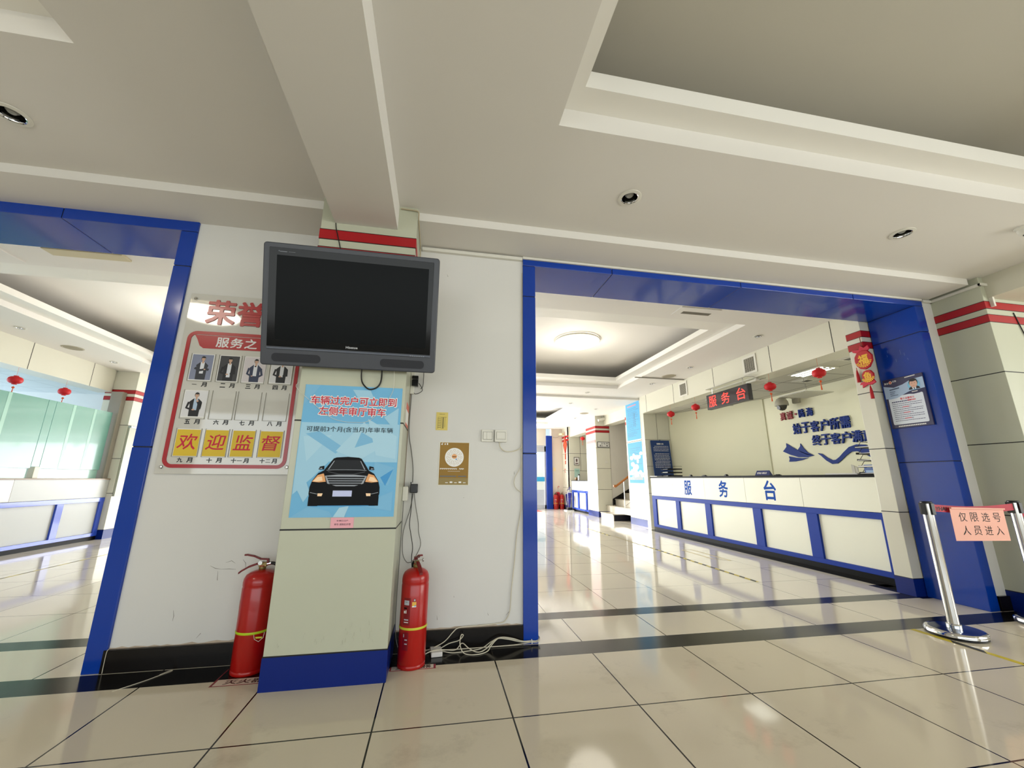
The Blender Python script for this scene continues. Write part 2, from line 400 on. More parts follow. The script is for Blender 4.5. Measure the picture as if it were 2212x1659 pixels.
# glazed street front
w = MB().box(-8, 5.37, 12.42, 12.6, 2.26, 3.0).box(-8, -4.0, 12.42, 12.6, 0, 2.4); struct(w.build('wall_end', mat('end_wall_paint_2', 'd6d0c2', .6), smooth=False))
ALU = mat('aluminium_frame', 'b9bcc0', 0.35, metal=0.6, var=0.03)
GLASS = mat('clear_glass', 'f2f6f6', 0.02, var=0.0)
_g = GLASS.node_tree; _t = _g.nodes.new('ShaderNodeBsdfTransparent'); _x = _g.nodes.new('ShaderNodeMixShader'); _x.inputs[0].default_value = .08
_g.links.new(_t.outputs[0], _x.inputs[1]); _g.links.new(_g.nodes['Principled BSDF'].outputs[0], _x.inputs[2]); _g.links.new(_x.outputs[0], _g.nodes['Material Output'].inputs[0])
for k in range(6):
    x1 = 5.37 - k * 1.5; x0 = x1 - 1.5
    d = MB().box(x0, x0 + .06, 12.44, 12.52, 0, 2.24).box(x1 - .06, x1, 12.44, 12.52, 0, 2.24).box(x0, x1, 12.44, 12.52, 2.03, 2.24).box(x0, x1, 12.44, 12.52, 0, .14)
    o = struct(d.build('window_%d' % (k + 2), ALU, smooth=False, bevel=.004))
    g = MB().box(x0 + .05, x1 - .05, 12.475, 12.485, .13, 2.04); p = g.build('window_pane', GLASS, o, smooth=False)
    h = MB().box(x0 + .06, x1 - .06, 12.46, 12.474, .96, 1.12); h.build('safety_band', mat('cyan_film', '2f9fd0', 0.4), o, smooth=False)
# bright pavement and a pale building outside
g = MB().box(-14, 14, 12.6, 40, -.12, -.02); struct(g.build('floor', mat('pavement', 'cfc8bb', .8), smooth=False))

# left side of the hall: office behind the left counter
w = MB().box(-8.2, -8.0, 1.2, 12.6, 0, 3.3).box(-8, -4.3, 1.2, 1.3, 0, 3.3); struct(w.build('wall_left', mat('left_office_wall', 'd5dde0', .6), smooth=False))
LC = grid_mat('left_suspended_ceiling', 'dfe8ee', 0.5, -4.6, 1.4, 0.6, 0.6, 0.008, '9aa6ae', var=0.02)
c = MB().box(-8, -4.75, 1.2, 12.5, 2.56, 2.62); struct(c.build('ceiling', LC, smooth=False))
c = MB().box(-8, -4.45, 1.2, 12.5, 3.3, 3.4); struct(c.build('ceiling', CEILH, smooth=False))
w = MB().box(-8, -4.5, 6.7, 6.9, 0, 3.0); struct(w.build('wall_left', mat('left_end_wall', 'dfe3e4', .6), smooth=False))
w = MB().box(-4.75, -4.55, 6.9, 12.5, 0, 3.3); struct(w.build('wall_left', CREAM2, smooth=False))

# ================================================================= BLUE OPENING SURROUNDS
def surround(label, x0, x1, xs_seams, top):
    t = thing('opening_surround', label, 'door frame', loc=((x0 + x1) / 2, 1.0, 0))
    Y0, YB, W = .775, 1.212, .10
    core = MB().box(x0 + .004, x0 + W - .004, Y0 + .004, YB - .004, 0, top - .004).box(x1 - W + .004, x1 - .004, Y0 + .004, YB - .004, 0, top - .004).box(x0 + .01, x1 - .01, Y0 + .004, YB - .004, 2.689, top - .004)
    core.build('dark_joint', BLACK, t, smooth=False)
    zs = [0, 1.205, 2.42, 2.685]
    for xa in (x0, x1 - W):
        for k in range(3):
            MB().box(xa, xa + W, Y0, YB, zs[k] + (.003 if k else 0), zs[k + 1] - .003).build('jamb_panel', BLUE, t, smooth=False, bevel=.003)
    e = [x0] + xs_seams + [x1]
    for k in range(len(e) - 1):
        MB().box(e[k] + (.003 if k else 0), e[k + 1] - (.003 if k < len(e) - 2 else 0), Y0, YB, 2.686, top).build('lintel_panel', BLUE, t, smooth=False, bevel=.003)
    return t
surround('glossy blue panelled surround of the right-hand opening to the hall', 2.012, 5.99, [2.77, 3.985, 5.18], 2.737)
surround('glossy blue surround of the left opening, cut by the photo edge', -4.4, -.298, [-3.53, -2.315, -1.10], 2.768)

# ================================================================= PILLARS
def pillar(label, x0, x1, y0, y1, h, faces, seams=(.755, 1.347, 1.94), cream=CREAM, lower=True, vseam=None, skirt=True, upper=True):
    t = thing('pillar', label, 'pillar', loc=((x0 + x1) / 2, (y0 + y1) / 2, 0))
    MB().box(x0, x1, y0, y1, 0, h).build('shaft', cream, t, smooth=False, bevel=.003)
    p = .0025
    def band(nm, m, z0, z1, pp):
        MB().box(x0 - pp, x1 + pp, y0 - pp, y1 + pp, z0, z1).build(nm, m, t, smooth=False)
    for z0, z1 in ([(2.52, 2.585)] if upper else []) + ([(2.395, 2.46)] if lower else []):
        band('red_stripe', RED, z0, z1, p); 
        jm = MB().box(x0 - p * .7, x1 + p * .7, y0 - p * .7, y1 + p * .7, z0 - .005, z1 + .005); jm.build('joint', BLACK, t, smooth=False)
    jm = MB()
    for z in seams: jm.box(x0 - .001, x1 + .001, y0 - .001, y1 + .001, z - .004, z + .004)
    jm.build('joint', BLACK, t, smooth=False)
    if skirt:
        band('skirting', BLUEB, 0, .15, .003); MB().box(x0 - .002, x1 + .002, y0 - .002, y1 + .002, .15, .156).build('joint', BLACK, t, smooth=False)
    return t
pc = pillar('cream tiled pillar behind the television, with blue foot and car poster', .605, 1.205, .42, .80, 2.83, 'all')
pr = pillar('cream tiled pillar with two red stripes behind the rope posts', 6.12, 6.9, .42, .80, 2.83, 'all')
pn = pillar('cream tiled pillar with fish ornaments at the near end of the service counter', 5.78, 6.5, 1.22, 1.375, 2.94, 'all', cream=CREAM2, seams=(.74, 1.345, 1.92))
pp = pillar('cream tiled pillar carrying the tall sky-blue poster pair', 6.11, 6.72, 6.56, 7.42, 2.95, 'all', cream=CREAM2)
ps = pillar('cream tiled pillar beside the stairs, small sign on its near face', 5.98, 6.42, 9.10, 9.88, 2.9, 'all', cream=CREAM2)
pf = pillar('far cream tiled pillar with a red knot hanging from its stripes', 6.0, 6.30, 11.65, 12.42, 2.9, 'all', cream=CREAM2)
pl_ = pillar('cream tiled pillar at the far end of the left counter, mostly hidden', -4.6, -4.12, 6.28, 6.69, 2.95, 'all', cream=CREAM2)
# scuffs at the foot of the television pillar and on the wall (one soiling mesh each)
sc = MB(F_my(0, .4185, 0)); random.seed(3)
for k in range(34):
    x = random.uniform(.66, 1.18); z = .18 + abs(random.gauss(0, .05)); l = random.uniform(.004, .022)
    sc.strip([(x, z), (x + random.uniform(-.004, .004), z + l)], random.uniform(.0004, .0011), 0, .0002)
o = sc.build('scuff_mark', mat('faint_scuff', '9d9c8c', .9, var=.2), pc, smooth=False)
def scuff_wall(pts_list):
    sc = MB(F_my(0, .7895, 0))
    for pts in pts_list: sc.strip(pts, [.0008 + .0016 * (k % 2) for k in range(len(pts))], 0, .0002)
    struct(sc.build('trim_1', SCUFF, smooth=False))
scuff_wall([[(.13, .52), (.16, .505), (.19, .50), (.235, .50), (.27, .497)], [(.21, .535), (.24, .545), (.262, .53)], [(.30, .55), (.318, .53), (.322, .50)], [(.175, .49), (.18, .44)], [(.12, .14), (.14, .165)], [(-.02, .29), (-.013, .26), (-.015, .235)],
            [(1.78, .19), (1.786, .175)], [(1.46, .19), (1.463, .165)], [(1.90, .17), (1.92, .19)], [(1.56, .30), (1.563, .29)], [(1.95, 1.08), (1.951, 1.06)], [(1.42, 2.55), (1.43, 2.53)], [(1.60, .90), (1.605, .905)]])

# ================================================================= TELEVISION
TLT = math.radians(15.7)
tvf = fr((.889, .357, 1.648), (1, 0, 0), (0, -math.sin(TLT), math.cos(TLT)))
tv = thing('television', 'large dark grey flat television tilted forward high on the central pillar', 'television', tvf)
TGREY = mat('tv_grey_shell', '3d4048', 0.38, var=0.05)
TDARK = mat('tv_speaker_cloth', '2a2c33', 0.75, var=0.1, scale=200)
TGLOS = mat('tv_gloss_bezel', '05070a', 0.12, var=0.1, spec=.25)
TSCR = mat('tv_screen', '05080a', 0.30, var=0.15, scale=1.0, spec=.10)
H, Wd = .69, .97
sh = MB(tvf).prism(rrect(-Wd / 2, 0, Wd / 2, H, .018), -.045, 0); sh.build('shell', TGREY, tv, bevel=.006)
MB(tvf).prism(rrect(-Wd / 2 + .05, .06, Wd / 2 - .05, H - .04, .03), -.10, -.045).build('rear_housing', BLKP, tv, bevel=.01)
MB(tvf).prism(rrect(-.452, .108, .452, .662, .004), -.002, .003).build('front_bezel', TGLOS, tv, bevel=.001)
MB(tvf).prism(rrect(-.412, .148, .424, .620, .002), .0, .0038).build('screen', TSCR, tv, smooth=False)
MB(tvf).box(-.452, .455, .092, .104, -.002, .006).build('silver_rail', mat('tv_rail', '565b66', .3, metal=.4), tv, smooth=False, bevel=.002)
for a, b in ((-.425, -.165), (.165, .42)):
    MB(tvf).prism(rrect(a, .022, b, .070, .022), -.002, .0015).build('speaker_grille', TDARK, tv)
tb = MB(tvf)
for k in range(7): tb.box(.335 + k * .0125, .344 + k * .0125, .0945, .0985, .005, .008)
tb.build('control_buttons', mat('tv_button', '8b909a', .4), tv, smooth=False)
tx = MB(tvf).text('Hisense', -.028, .118, .036, .131, .0035, bold=.02, depth=.0)
tx.build('lettering', mat('tv_logo', 'c9ccd2', .35), tv, smooth=False)
tx = MB(tvf); tx.strip([(-.405, .640), (-.402, .646), (-.398, .640)], .0015, .0035, .004); tx.box(-.397, -.36, .6395, .6415, .003, .0036).box(-.352, -.318, .640, .641, .003, .0036)
tx.build('corner_mark', mat('tv_mark', '9aa0aa', .4), tv, smooth=False)
# wall arm that carries it (mostly hidden)
br = thing('television_bracket', 'black steel wall arm hidden behind the television', 'bracket', loc=(.889, .42, 1.95))
MB().box(.72, 1.06, .400, .4195, 1.85, 2.20).build('wall_plate', BLKP, br, smooth=False)
MB().tube([(.889, .405, 2.02), (.889, .335, 2.02)], .022, smooth=False).build('arm', BLKP, br)
# cables round the television
def cable(name, label, pts, r, m, cat='cable', group=None, n=6):
    o = MB().tube(pts, r, n).build(name, m); return tag(o, label, cat, group)
BC = mat('black_cable', '101010', 0.4, var=.1); GC = mat('grey_cable', '6d6c68', 0.5); WC = mat('white_cable', 'cfc8b4', 0.5, var=.06); CC = mat('clear_wire', 'd9d9cf', 0.3)
cable('power_cable', 'black cable dropping from the ceiling beam behind the television top', [(.690, .424, 2.66), (.700, .416, 2.60), (.717, .415, 2.54), (.742, .413, 2.45), (.78, .40, 2.30)], .0032, BC)
cable('power_cable', 'thick black cable looped under the television', [(.950, .37, 1.70), (.948, .405, 1.60), (.973, .412, 1.557), (1.003, .413, 1.543), (1.042, .412, 1.56), (1.061, .405, 1.605), (1.063, .37, 1.70)], .0045, BC)
cable('thin_wire', 'thin white wire sagging across the car poster from under the television', [(1.135, .38, 1.66), (1.135, .413, 1.552), (1.106, .4145, 1.477), (1.081, .4145, 1.428), (1.008, .4145, 1.354), (.931, .4145, 1.343), (.854, .4145, 1.349), (.785, .4145, 1.376), (.66, .4145, 1.475), (.60, .413, 1.53), (.585, .43, 1.552), (.597, .43, 1.572)], .0013, CC)
cable('signal_cable', 'thin black cable hanging in a loop by the two power adapters', [(1.05, .60, 1.77), (1.083, .74, 1.752), (1.114, .76, 1.698), (1.21, .772, 1.637), (1.242, .775, 1.602), (1.289, .775, 1.63), (1.262, .772, 1.68)], .0022, BC)
cable('signal_cable', 'black cable hanging straight down right of the power adapters', [(1.292, .77, 1.80), (1.292, .778, 1.72), (1.29, .778, 1.66), (1.275, .778, 1.64)], .0022, BC)
cable('signal_cable', 'long grey cable running down the corner between pillar and wall', [(1.215, .775, 1.80), (1.216, .778, 1.67), (1.216, .780, 1.58), (1.214, .780, 1.40), (1.220, .780, 1.302), (1.239, .780, 1.212), (1.258, .780, 1.094), (1.261, .778, 1.001)], .0032, GC)
cable('signal_cable', 'black cable from the lower adapter down to the right extinguisher', [(1.263, .775, .932), (1.262, .775, .83), (1.258, .775, .74), (1.268, .775, .688), (1.286, .775, .60), (1.284, .775, .53), (1.30, .765, .40), (1.33, .76, .12)], .0024, BC)
cable('signal_cable', 'grey cable looping low between pillar and right extinguisher', [(1.270, .778, .932), (1.255, .778, .83), (1.223, .778, .70), (1.222, .778, .60), (1.232, .778, .545), (1.258, .778, .508), (1.29, .77, .505), (1.31, .765, .44)], .0024, GC)
cable('signal_cable', 'grey cable bulging right above the right extinguisher', [(1.276, .778, .932), (1.288, .778, .86), (1.312, .778, .75), (1.318, .778, .69), (1.335, .778, .61), (1.305, .772, .53), (1.30, .765, .46)], .0024, GC)
MB  # adapters
for k, (z0, z1) in enumerate(((1.705, 1.728), (1.655, 1.700))):
    t = thing('power_adapter', ['small black power adapter tucked under the right end of the television', 'larger black power adapter plugged below the first one beside the pillar'][k], 'adapter', loc=(1.235, .76, z0))
    MB().box(1.215, 1.258, .748, .788, z0, z1).build('body', BLKP, t, bevel=.003)
    MB().box(1.22, 1.253, .744, .749, z0 - .006, z0 - .001).build('clip', STEEL, t, smooth=False)
tr = tag(MB().box(1.206, 1.232, .762, .789, 1.60, 1.80).build('cable_trunking', WHTP, bevel=.002), 'short white cable trunking in the corner under the television', 'cable trunking')
t = thing('power_adapter', 'black plug-in adapter on the corner beside the white junction box', 'adapter', loc=(1.272, .76, .935))
MB().box(1.249, 1.297, .744, .788, .935, .992).build('body', BLKP, t, bevel=.004); MB().box(1.249, 1.255, .75, .78, .992, 1.004).build('plug_tab', BLKP, t, smooth=False)
t = thing('junction_box', 'small cream junction box on the side of the central pillar', 'junction box', loc=(1.205, .74, .89))
MB().box(1.206, 1.236, .700, .786, .888, .976).build('body', WHTP, t, bevel=.003); MB().box(1.236, 1.239, .708, .778, .894, .970).build('cover', WHTP, t, bevel=.001)
cable('conduit_cable', 'thin brown cable rising beside the cream junction box', [(1.209, .765, .975), (1.209, .768, 1.3), (1.209, .77, 1.62)], .0022, mat('brown_cable', '75604a', .5))
cable('conduit_cable', 'dark cable hanging below the cream junction box', [(1.213, .75, .888), (1.211, .765, .6), (1.211, .77, .16), (1.24, .76, .02)], .0025, GC)

# ================================================================= CAR POSTER AND PINK NOTE (front face of the pillar)
PBL = mat('poster_blue', '6cb2dc', .45); PBL2 = mat('poster_pale_blue', '9dcbe4', .45); PBL3 = mat('poster_deep_blue', '3a94d2', .45); PBL4 = mat('poster_mid_blue', '78b6dc', .45)
PWH = mat('print_white', 'f0efec', .5); PRD = mat('print_red', 'c4163a', .5); PBK = mat('print_black', '050507', .4, spec=.15); PGR = mat('print_grey', '9ba1aa', .4); POR = mat('print_orange', 'e6a468', .45); PLV = mat('print_lavender', 'c3caf0', .45); PPL = mat('print_ice', 'a9d2e7', .45)
F = F_my(.644, .4185, .817); W_, H_ = .541, .741
t = thing('car_poster', 'sky-blue poster with a black car seen from the front, on the central pillar', 'poster', F)
MB(F).box(-.003, W_ + .003, 0, H_, -.001, .0006).build('sheet', PBL, t, smooth=False)
pb = MB(F); z = .0010
pb.poly([(0, .30), (W_, .30), (W_, .52), (0, .52)], z, 0)
tri = [([(.05, .30), (.17, .45), (.02, .44)], 1), ([(.10, .47), (.24, .38), (.20, .345), (.03, .455)], 2), ([(.20, .36), (.34, .53), (.47, .40), (.33, .31)], 1), ([(.33, .47), (.42, .42), (.30, .38)], 2),
       ([(.36, .55), (.53, .45), (.53, .32), (.42, .34)], 1), ([(.42, .30), (.53, .27), (.50, .17), (.40, .21)], 2), ([(.455, .215), (.525, .262), (.485, .168)], 3), ([(0, .12), (.10, .22), (.17, .30), (0, .30)], 0),
       ([(0, 0), (.09, .06), (.2, .03), (.22, 0)], 2), ([(.22, .0), (.25, .05), (.30, .06), (.28, 0)], 1), ([(.26, .72), (.36, .72), (.40, .64), (.30, .66)], 0), ([(0, .62), (.08, .74), (0, .741)], 2), ([(.45, .56), (.53, .62), (.53, .47)], 0), ([(0, .18), (.06, .08), (.09, .13), (.05, .22)], 0), ([(.35, .06), (.53, .14), (.53, .03)], 2)]
for k, (p, mi) in enumerate(tri):
    zz = z + .0001 * (k + 1); ar = sum(p[i][0] * p[(i + 1) % len(p)][1] - p[(i + 1) % len(p)][0] * p[i][1] for i in range(len(p)))
    pb.poly(p if ar > 0 else p[::-1], zz, mi)
pb.build('facet_pattern', [PBL2, PPL, PBL4, PBL3], t, smooth=False)
tx = MB(F)
for bo, m_, zz in ((.075, 0, .0030), (.022, 1, .0034)):
    tx.text('车辆过完户可立即到', .036 - bo * .05, .627 - bo * .05, .512 + bo * .05, .675 + bo * .05, zz, m_, bold=bo)
    tx.text('左侧年审厅审车', .087 - bo * .05, .566 - bo * .05, .454 + bo * .05, .612 + bo * .05, zz, m_, bold=bo)
tx.text('可提前3个月(含当月)年审车辆', .031, .464, .505, .499, .0034, 2, bold=.0)
tx.build('lettering', [PWH, PRD, PBK], t, smooth=False)
c = MB(F); cx = .270
def mp(pts): return [(2 * cx - x, y) for x, y in pts][::-1]
def sym(pts, zz, mi):
    ar = sum(pts[i][0] * pts[(i + 1) % len(pts)][1] - pts[(i + 1) % len(pts)][0] * pts[i][1] for i in range(len(pts)))
    p = pts if ar > 0 else pts[::-1]
    c.poly(p, zz, mi); c.poly(mp(p) if True else p, zz, mi)
body = [(.088, .062), (.090, .10), (.083, .125), (.084, .16), (.094, .195), (.120, .235), (.150, .252), (.165, .275), (.195, .318), (.21, .324), (.27, .328)]
full = body + [(2 * cx - x, y) for x, y in body[::-1][1:]]
c.poly(full[::-1], .0030, 0)
c.poly([(.10, .058), (.16, .085), (.38, .085), (.44, .058)], .0029, 4)                       # ground glow
sym([(.085, .06), (.135, .06), (.145, .09), (.10, .12), (.085, .11)], .0031, 0)              # tyres
c.poly([(.165, .255), (.200, .310), (.340, .310), (.375, .255)], .0032, 1)                     # windscreen
sym([(.170, .258), (.198, .306), (.201, .304), (.176, .258)], .0034, 3)
c.strip([(.163, .252), (.20, .255), (.27, .256), (.34, .255), (.377, .252)], .0022, .0033, .0034, 3)
sym([(.120, .256), (.150, .256), (.149, .277), (.126, .272)], .0033, 0)                        # mirrors
sym([(.122, .262), (.138, .266), (.140, .258)], .0035, 3)
sym([(.093, .190), (.120, .226), (.150, .235), (.158, .215), (.165, .190), (.130, .186)], .0034, 2)   # lamps
sym([(.098, .192), (.120, .215), (.142, .218), (.148, .196), (.12, .190)], .0036, 5)
c.poly([(.158, .222), (.174, .180), (.22, .166), (.32, .166), (.366, .180), (.382, .222), (.32, .228), (.22, .228)], .0035, 3)
for k in range(4):
    yy = .218 - k * .0125; hw = .104 - k * .006
    c.poly([(cx - hw, yy), (cx - hw + .006, yy - .0085), (cx + hw - .006, yy - .0085), (cx + hw, yy)][::-1][::-1] if False else [(cx - hw + .006, yy - .0085), (cx + hw - .006, yy - .0085), (cx + hw, yy), (cx - hw, yy)], .0038, 1)
c.rect(.208, .110, .309, .142, .0040, 6)
sym([(.130, .112), (.152, .112), (.156, .127), (.13, .127)], .0037, 5); sym([(.090, .130), (.13, .122), (.13, .124), (.09, .133)], .0037, 3)
c.strip([(.17, .245), (.23, .232), (.31, .232), (.37, .245)], .003, .0036, .0037, 7)
c.build('car_picture', [PBK, mat('print_glass', '0d0f12', .3, spec=.2), POR, PGR, PBL3, mat('print_warm', 'ffd9b0', .45), PLV, mat('print_sheen', '3c4046', .4)], t, smooth=False)
F = F_my(.857, .4185, .760)
o = MB(F).box(0, .12, 0, .055, -.001, .0008); o.rect
o.text('车辆已过户', .03, .034, .09, .043, .0012, 1, bold=.01).text('审车·请按此办理', .02, .014, .105, .025, .0012, 1, bold=.01)
o = tag(o.build('paper_note', [mat('pink_paper', 'e9a9b4', .6), PBK], smooth=False), 'pink paper note with two handwritten lines under the car poster', 'note')
F = F_mx(1.205, .70, 1.36)
F = fr((1.2065, .545, 1.352), (0, 1, 0), (0, 0, 1))
o = MB(F).box(0, .20, 0, .15, -.001, .0008, 0).box(0, .20, .105, .15, .0008, .0012, 1).box(0, .20, 0, .02, .0008, .0012, 1)
tag(o.build('notice_sheet', [PAPER, mat('salmon_print', 'cf6a58', .6)], smooth=False), 'white and red notice stuck on the side of the central pillar', 'notice')

# ================================================================= HONOUR BOARD (wall left of the pillar)
F = F_my(0, .779, 0)
hb = thing('honour_board', 'clear acrylic staff honour board with a red rounded frame, left of the pillar', 'board', F_my(-.256, .779, 1.046))
ACR = mat('clear_acrylic_board', 'c9c7c0', 0.04, var=0.01, coat=0.6, spec=0.6)
HRED = mat('board_red', 'a5101c', 0.25, var=0.05, coat=.2); HBLK = mat('board_black', '141414', .3); HWH = mat('board_white', 'dfe0e0', .4)
F = F_my(0, .7785, 0)
MB(F).prism(rrect(-.256, 1.046, .512, 2.227, .003), -.004, .0).build('panel', ACR, hb, smooth=False, bevel=.001)
m_ = MB(F)
def ring(mb, x0, y0, x1, y1, r, w, z0, z1, mi=0):
    a = rrect(x0, y0, x1, y1, r, 6); b = rrect(x0 + w, y0 + w, x1 - w, y1 - w, max(r - w, .001), 6); n = len(a)
    for i in range(n): mb.prism([a[i], a[(i + 1) % n], b[(i + 1) % n], b[i]], z0, z1, mi)
ring(m_, -.226, 1.082, .470, 1.963, .055, .022, 0, .004); m_.build('red_frame', HRED, hb, smooth=False)
for ch, x in (('荣', -.140), ('誉', .044)): MB(F).text(ch, x, 2.019, x + .168, 2.186, 0, bold=.035, depth=.003).build('title_lettering', HRED, hb, smooth=False)
bn = [(-.185, 1.937), (-.165, 1.905), (-.148, 1.865), (-.125, 1.848), (.40, 1.848), (.43, 1.865), (.445, 1.905), (.45, 1.937)]
bo = MB(F).prism(bn, 0, .003).build('banner', HRED, hb, smooth=False)
tx = MB(F)
for ch, x in (('服', -.052), ('务', .033), ('之', .118)): tx.text(ch, x, 1.861, x + .074, 1.926, .0034, bold=.025)
tx.build('banner_lettering', HWH, hb, smooth=False)
cols = [(-.175, -.047), (-.014, .110), (.135, .262), (.298, .428)]
caps = [['一月', '二月', '三月', '四月'], ['五月', '六月', '七月', '八月'], ['九月', '十月', '十一月', '十二月']]
rows = [(1.632, 1.806, 1.592), (1.389, 1.565, 1.352), (1.155, 1.320, 1.116)]
for r, (z0, z1, zc) in enumerate(rows):
    for k, (xa, xb) in enumerate(cols):
        cap = caps[r][k]; tx = MB(F); x0, x1 = xa + .028, xb - .014
        if len(cap) == 2:
            if cap[0] == '一': tx.rect(x0, zc + .011, x0 + .026, zc + .0145, .0022)
            else: tx.text(cap[0], x0, zc, x0 + .029, zc + .027, .0006, bold=.05)
            tx.text('月', x0 + .053, zc, x0 + .082, zc + .028, .0006, bold=.05)
        else:
            tx.text('十', x0 - .012, zc, x0 + .016, zc + .027, .0006, bold=.05)
            if cap[1] == '一': tx.rect(x0 + .022, zc + .011, x0 + .05, zc + .0145, .0022)
            else: tx.text('二', x0 + .022, zc + .004, x0 + .05, zc + .023, .0006, bold=.02)
            tx.text('月', x0 + .058, zc, x0 + .086, zc + .027, .0006, bold=.05)
        tx.build('month_lettering', HBLK, hb, smooth=False)
        pk = MB(F); w = .0015
        for (a, b, c_, d) in ((xa - .006, z0 - .006, xb + .006, z0 - .0045), (xa - .006, z0 - .006, xa - .0045, z1 + .004), (xb + .0045, z0 - .006, xb + .006, z1 + .004)):
            pk.box(a, c_, b, d, 0, .006)
        pk.build('acrylic_pocket', mat('pocket_edge', 'b3b1a6', .25, var=.05) if (r, k) == (0, 0) else bpy.data.materials['pocket_edge'], hb, smooth=False)
for x, z in ((-.222, 2.190), (.478, 2.190), (-.222, 1.087), (.477, 1.092)):
    mb = MB(fr((x, .7785, z), (1, 0, 0), (0, 0, 1))).lathe([(.011, 0), (.011, .008), (.008, .012), (0, .013)], 14); mb.build('standoff_screw', CHROME, hb)
# portrait photographs
SK = mat('print_skin', 'c9a48c', .5); HR = mat('print_hair', '17161a', .5); SUIT = mat('print_suit', '30333c', .5); SHIRT = mat('print_shirt', 'dcdfe6', .5)
def portrait(label, x0, x1, z0, z1, bgm, suit, shirt, pose, cut=0):
    F = F_my((x0 + x1) / 2, .7772, z0); w = x1 - x0; h = z1 - z0
    mats = [PWH, bgm, suit, shirt, SK, HR]
    m = MB(F).rect(-w / 2, 0, w / 2, h, .0, 0).rect(-w / 2 + .004, .005, w / 2 - .004, h - .003, .0003, 1)
    cx = .004; sh_ = h * .62
    m.poly([(-.030 + cx, .006), (.026 + cx, .006), (.028 + cx, sh_ * .7), (.034 + cx, sh_ * .93), (.012 + cx, sh_ * 1.12), (-.014 + cx, sh_ * 1.12), (-.036 + cx, sh_ * .93), (-.032 + cx, sh_ * .7)], .0006, 2)
    m.poly([(-.012 + cx, sh_ * .42 if pose != 'white' else .03), (.010 + cx, sh_ * .42 if pose != 'white' else .03), (.011 + cx, sh_ * 1.12), (-.012 + cx, sh_ * 1.12)], .0009, 3)
    if pose == 'cross':
        m.strip([(-.038, sh_ * .75), (-.005, sh_ * .62), (.028, sh_ * .70), (.044, sh_ * .66)], .015, .0010, .0012, 2)
        m.poly(ell(.020, sh_ * .68, .006, .004, 8), .0014, 4)
    elif pose == 'tie':
        m.strip([(-.034, sh_ * .9), (-.042, sh_ * .55), (-.015, sh_ * .42)], .013, .0010, .0012, 2); m.poly(ell(-.012, sh_ * .42, .006, .004, 8), .0014, 4)
        m.strip([(.036, sh_ * .9), (.046, sh_ * .5), (.020, sh_ * .35)], .014, .0010, .0012, 2)
        m.poly([(-.004, sh_ * 1.05), (.008, sh_ * 1.05), (.006, sh_ * .98), (-.002, sh_ * .98)], .0013, 5)
    else:
        m.strip([(-.034, sh_ * .9), (-.044, sh_ * .55), (-.010, sh_ * .45)], .013, .0010, .0012, 2); m.poly(ell(-.004, sh_ * .45, .009, .005, 8), .0014, 4)
        m.strip([(.034, sh_ * .9), (.036, sh_ * .5), (.012, sh_ * .95 if pose == 'chin' else sh_ * .5)], .012, .0010, .0012, 2)
        if pose == 'chin': m.poly(ell(.012, sh_ * .97, .007, .006, 8), .0014, 4)
    m.poly([(-.005 + cx, sh_ * 1.05), (.006 + cx, sh_ * 1.05), (.005 + cx, sh_ * 1.25), (-.004 + cx, sh_ * 1.25)], .0011, 4)
    m.poly(ell(cx, sh_ * 1.34, .0125, .0165, 14), .0014, 5)
    m.poly(ell(cx + .001, sh_ * 1.31, .0105, .0135, 14), .0016, 4)
    m.poly(ell(cx + .001, sh_ * 1.42, .0115, .006, 12), .0018, 5)
    m.rect(cx - .006, sh_ * 1.315, cx - .002, sh_ * 1.325, .0019, 5).rect(cx + .003, sh_ * 1.315, cx + .007, sh_ * 1.325, .0019, 5).rect(cx - .002, sh_ * 1.245, cx + .004, sh_ * 1.25, .0019, 2)
    tag(m.build('portrait_photo', mats, smooth=False), label, 'photo', 'portraits on the honour board')
BGB = mat('photo_blue_grey', '8087a0', .5); BGD = mat('photo_dark', '3a3a3e', .5); BGL = mat('photo_pink_grey', 'd0c9cc', .5); BGW = mat('photo_white', 'd9d9dc', .5); NAVY = mat('print_navy', '2c3550', .5); BLS = mat('print_black_suit', '16171c', .5)
portrait('portrait photo of a person in a dark suit, arms crossed, blue-grey background, above 一月', -.177, -.047, 1.631, 1.807, BGB, SUIT, SHIRT, 'cross')
portrait('portrait photo of a person in a white top on a near-black background, above 二月', -.015, .107, 1.630, 1.807, BGD, BLS, SHIRT, 'white')
portrait('portrait photo of a person in glasses and a navy suit, pale background, above 三月', .131, .272, 1.630, 1.807, BGL, NAVY, SHIRT, 'tie')
portrait('portrait photo half hidden by the television, person in a black jacket, above 四月', .297, .430, 1.632, 1.807, BGW, BLS, SHIRT, 'fold')
portrait('portrait photo of a person in a black suit, hand at chin, second row left above 五月', -.178, -.040, 1.393, 1.566, BGW, BLS, mat('print_blue_shirt', 'a9bfd6', .5), 'chin')
# yellow cards with red brush characters
YEL = mat('yellow_card', 'd9b92a', .45, var=.06)
for (xa, xb), ch, od in zip(((-.175, -.046), (-.017, .112), (.138, .266), (.297, .428)), '欢迎监督', ('leftmost', 'second from left', 'third from left', 'rightmost')):
    F2 = F_my((xa + xb) / 2, .7772, 1.154)
    m = MB(F2).rect(-(xb - xa) / 2 - .002, -.002, (xb - xa) / 2 + .002, .166, 0, 2).rect(-(xb - xa) / 2, 0, (xb - xa) / 2, .162, .0003, 0)
    m.text(ch, -.052, .040, .054, .135, .0008, 1, bold=.012, shear=.12)
    tag(m.build('yellow_card', [YEL, PRD, PWH], smooth=False), '%s yellow card on the honour board, red brush character %s' % (od, ch), 'card', 'yellow cards on the honour board')

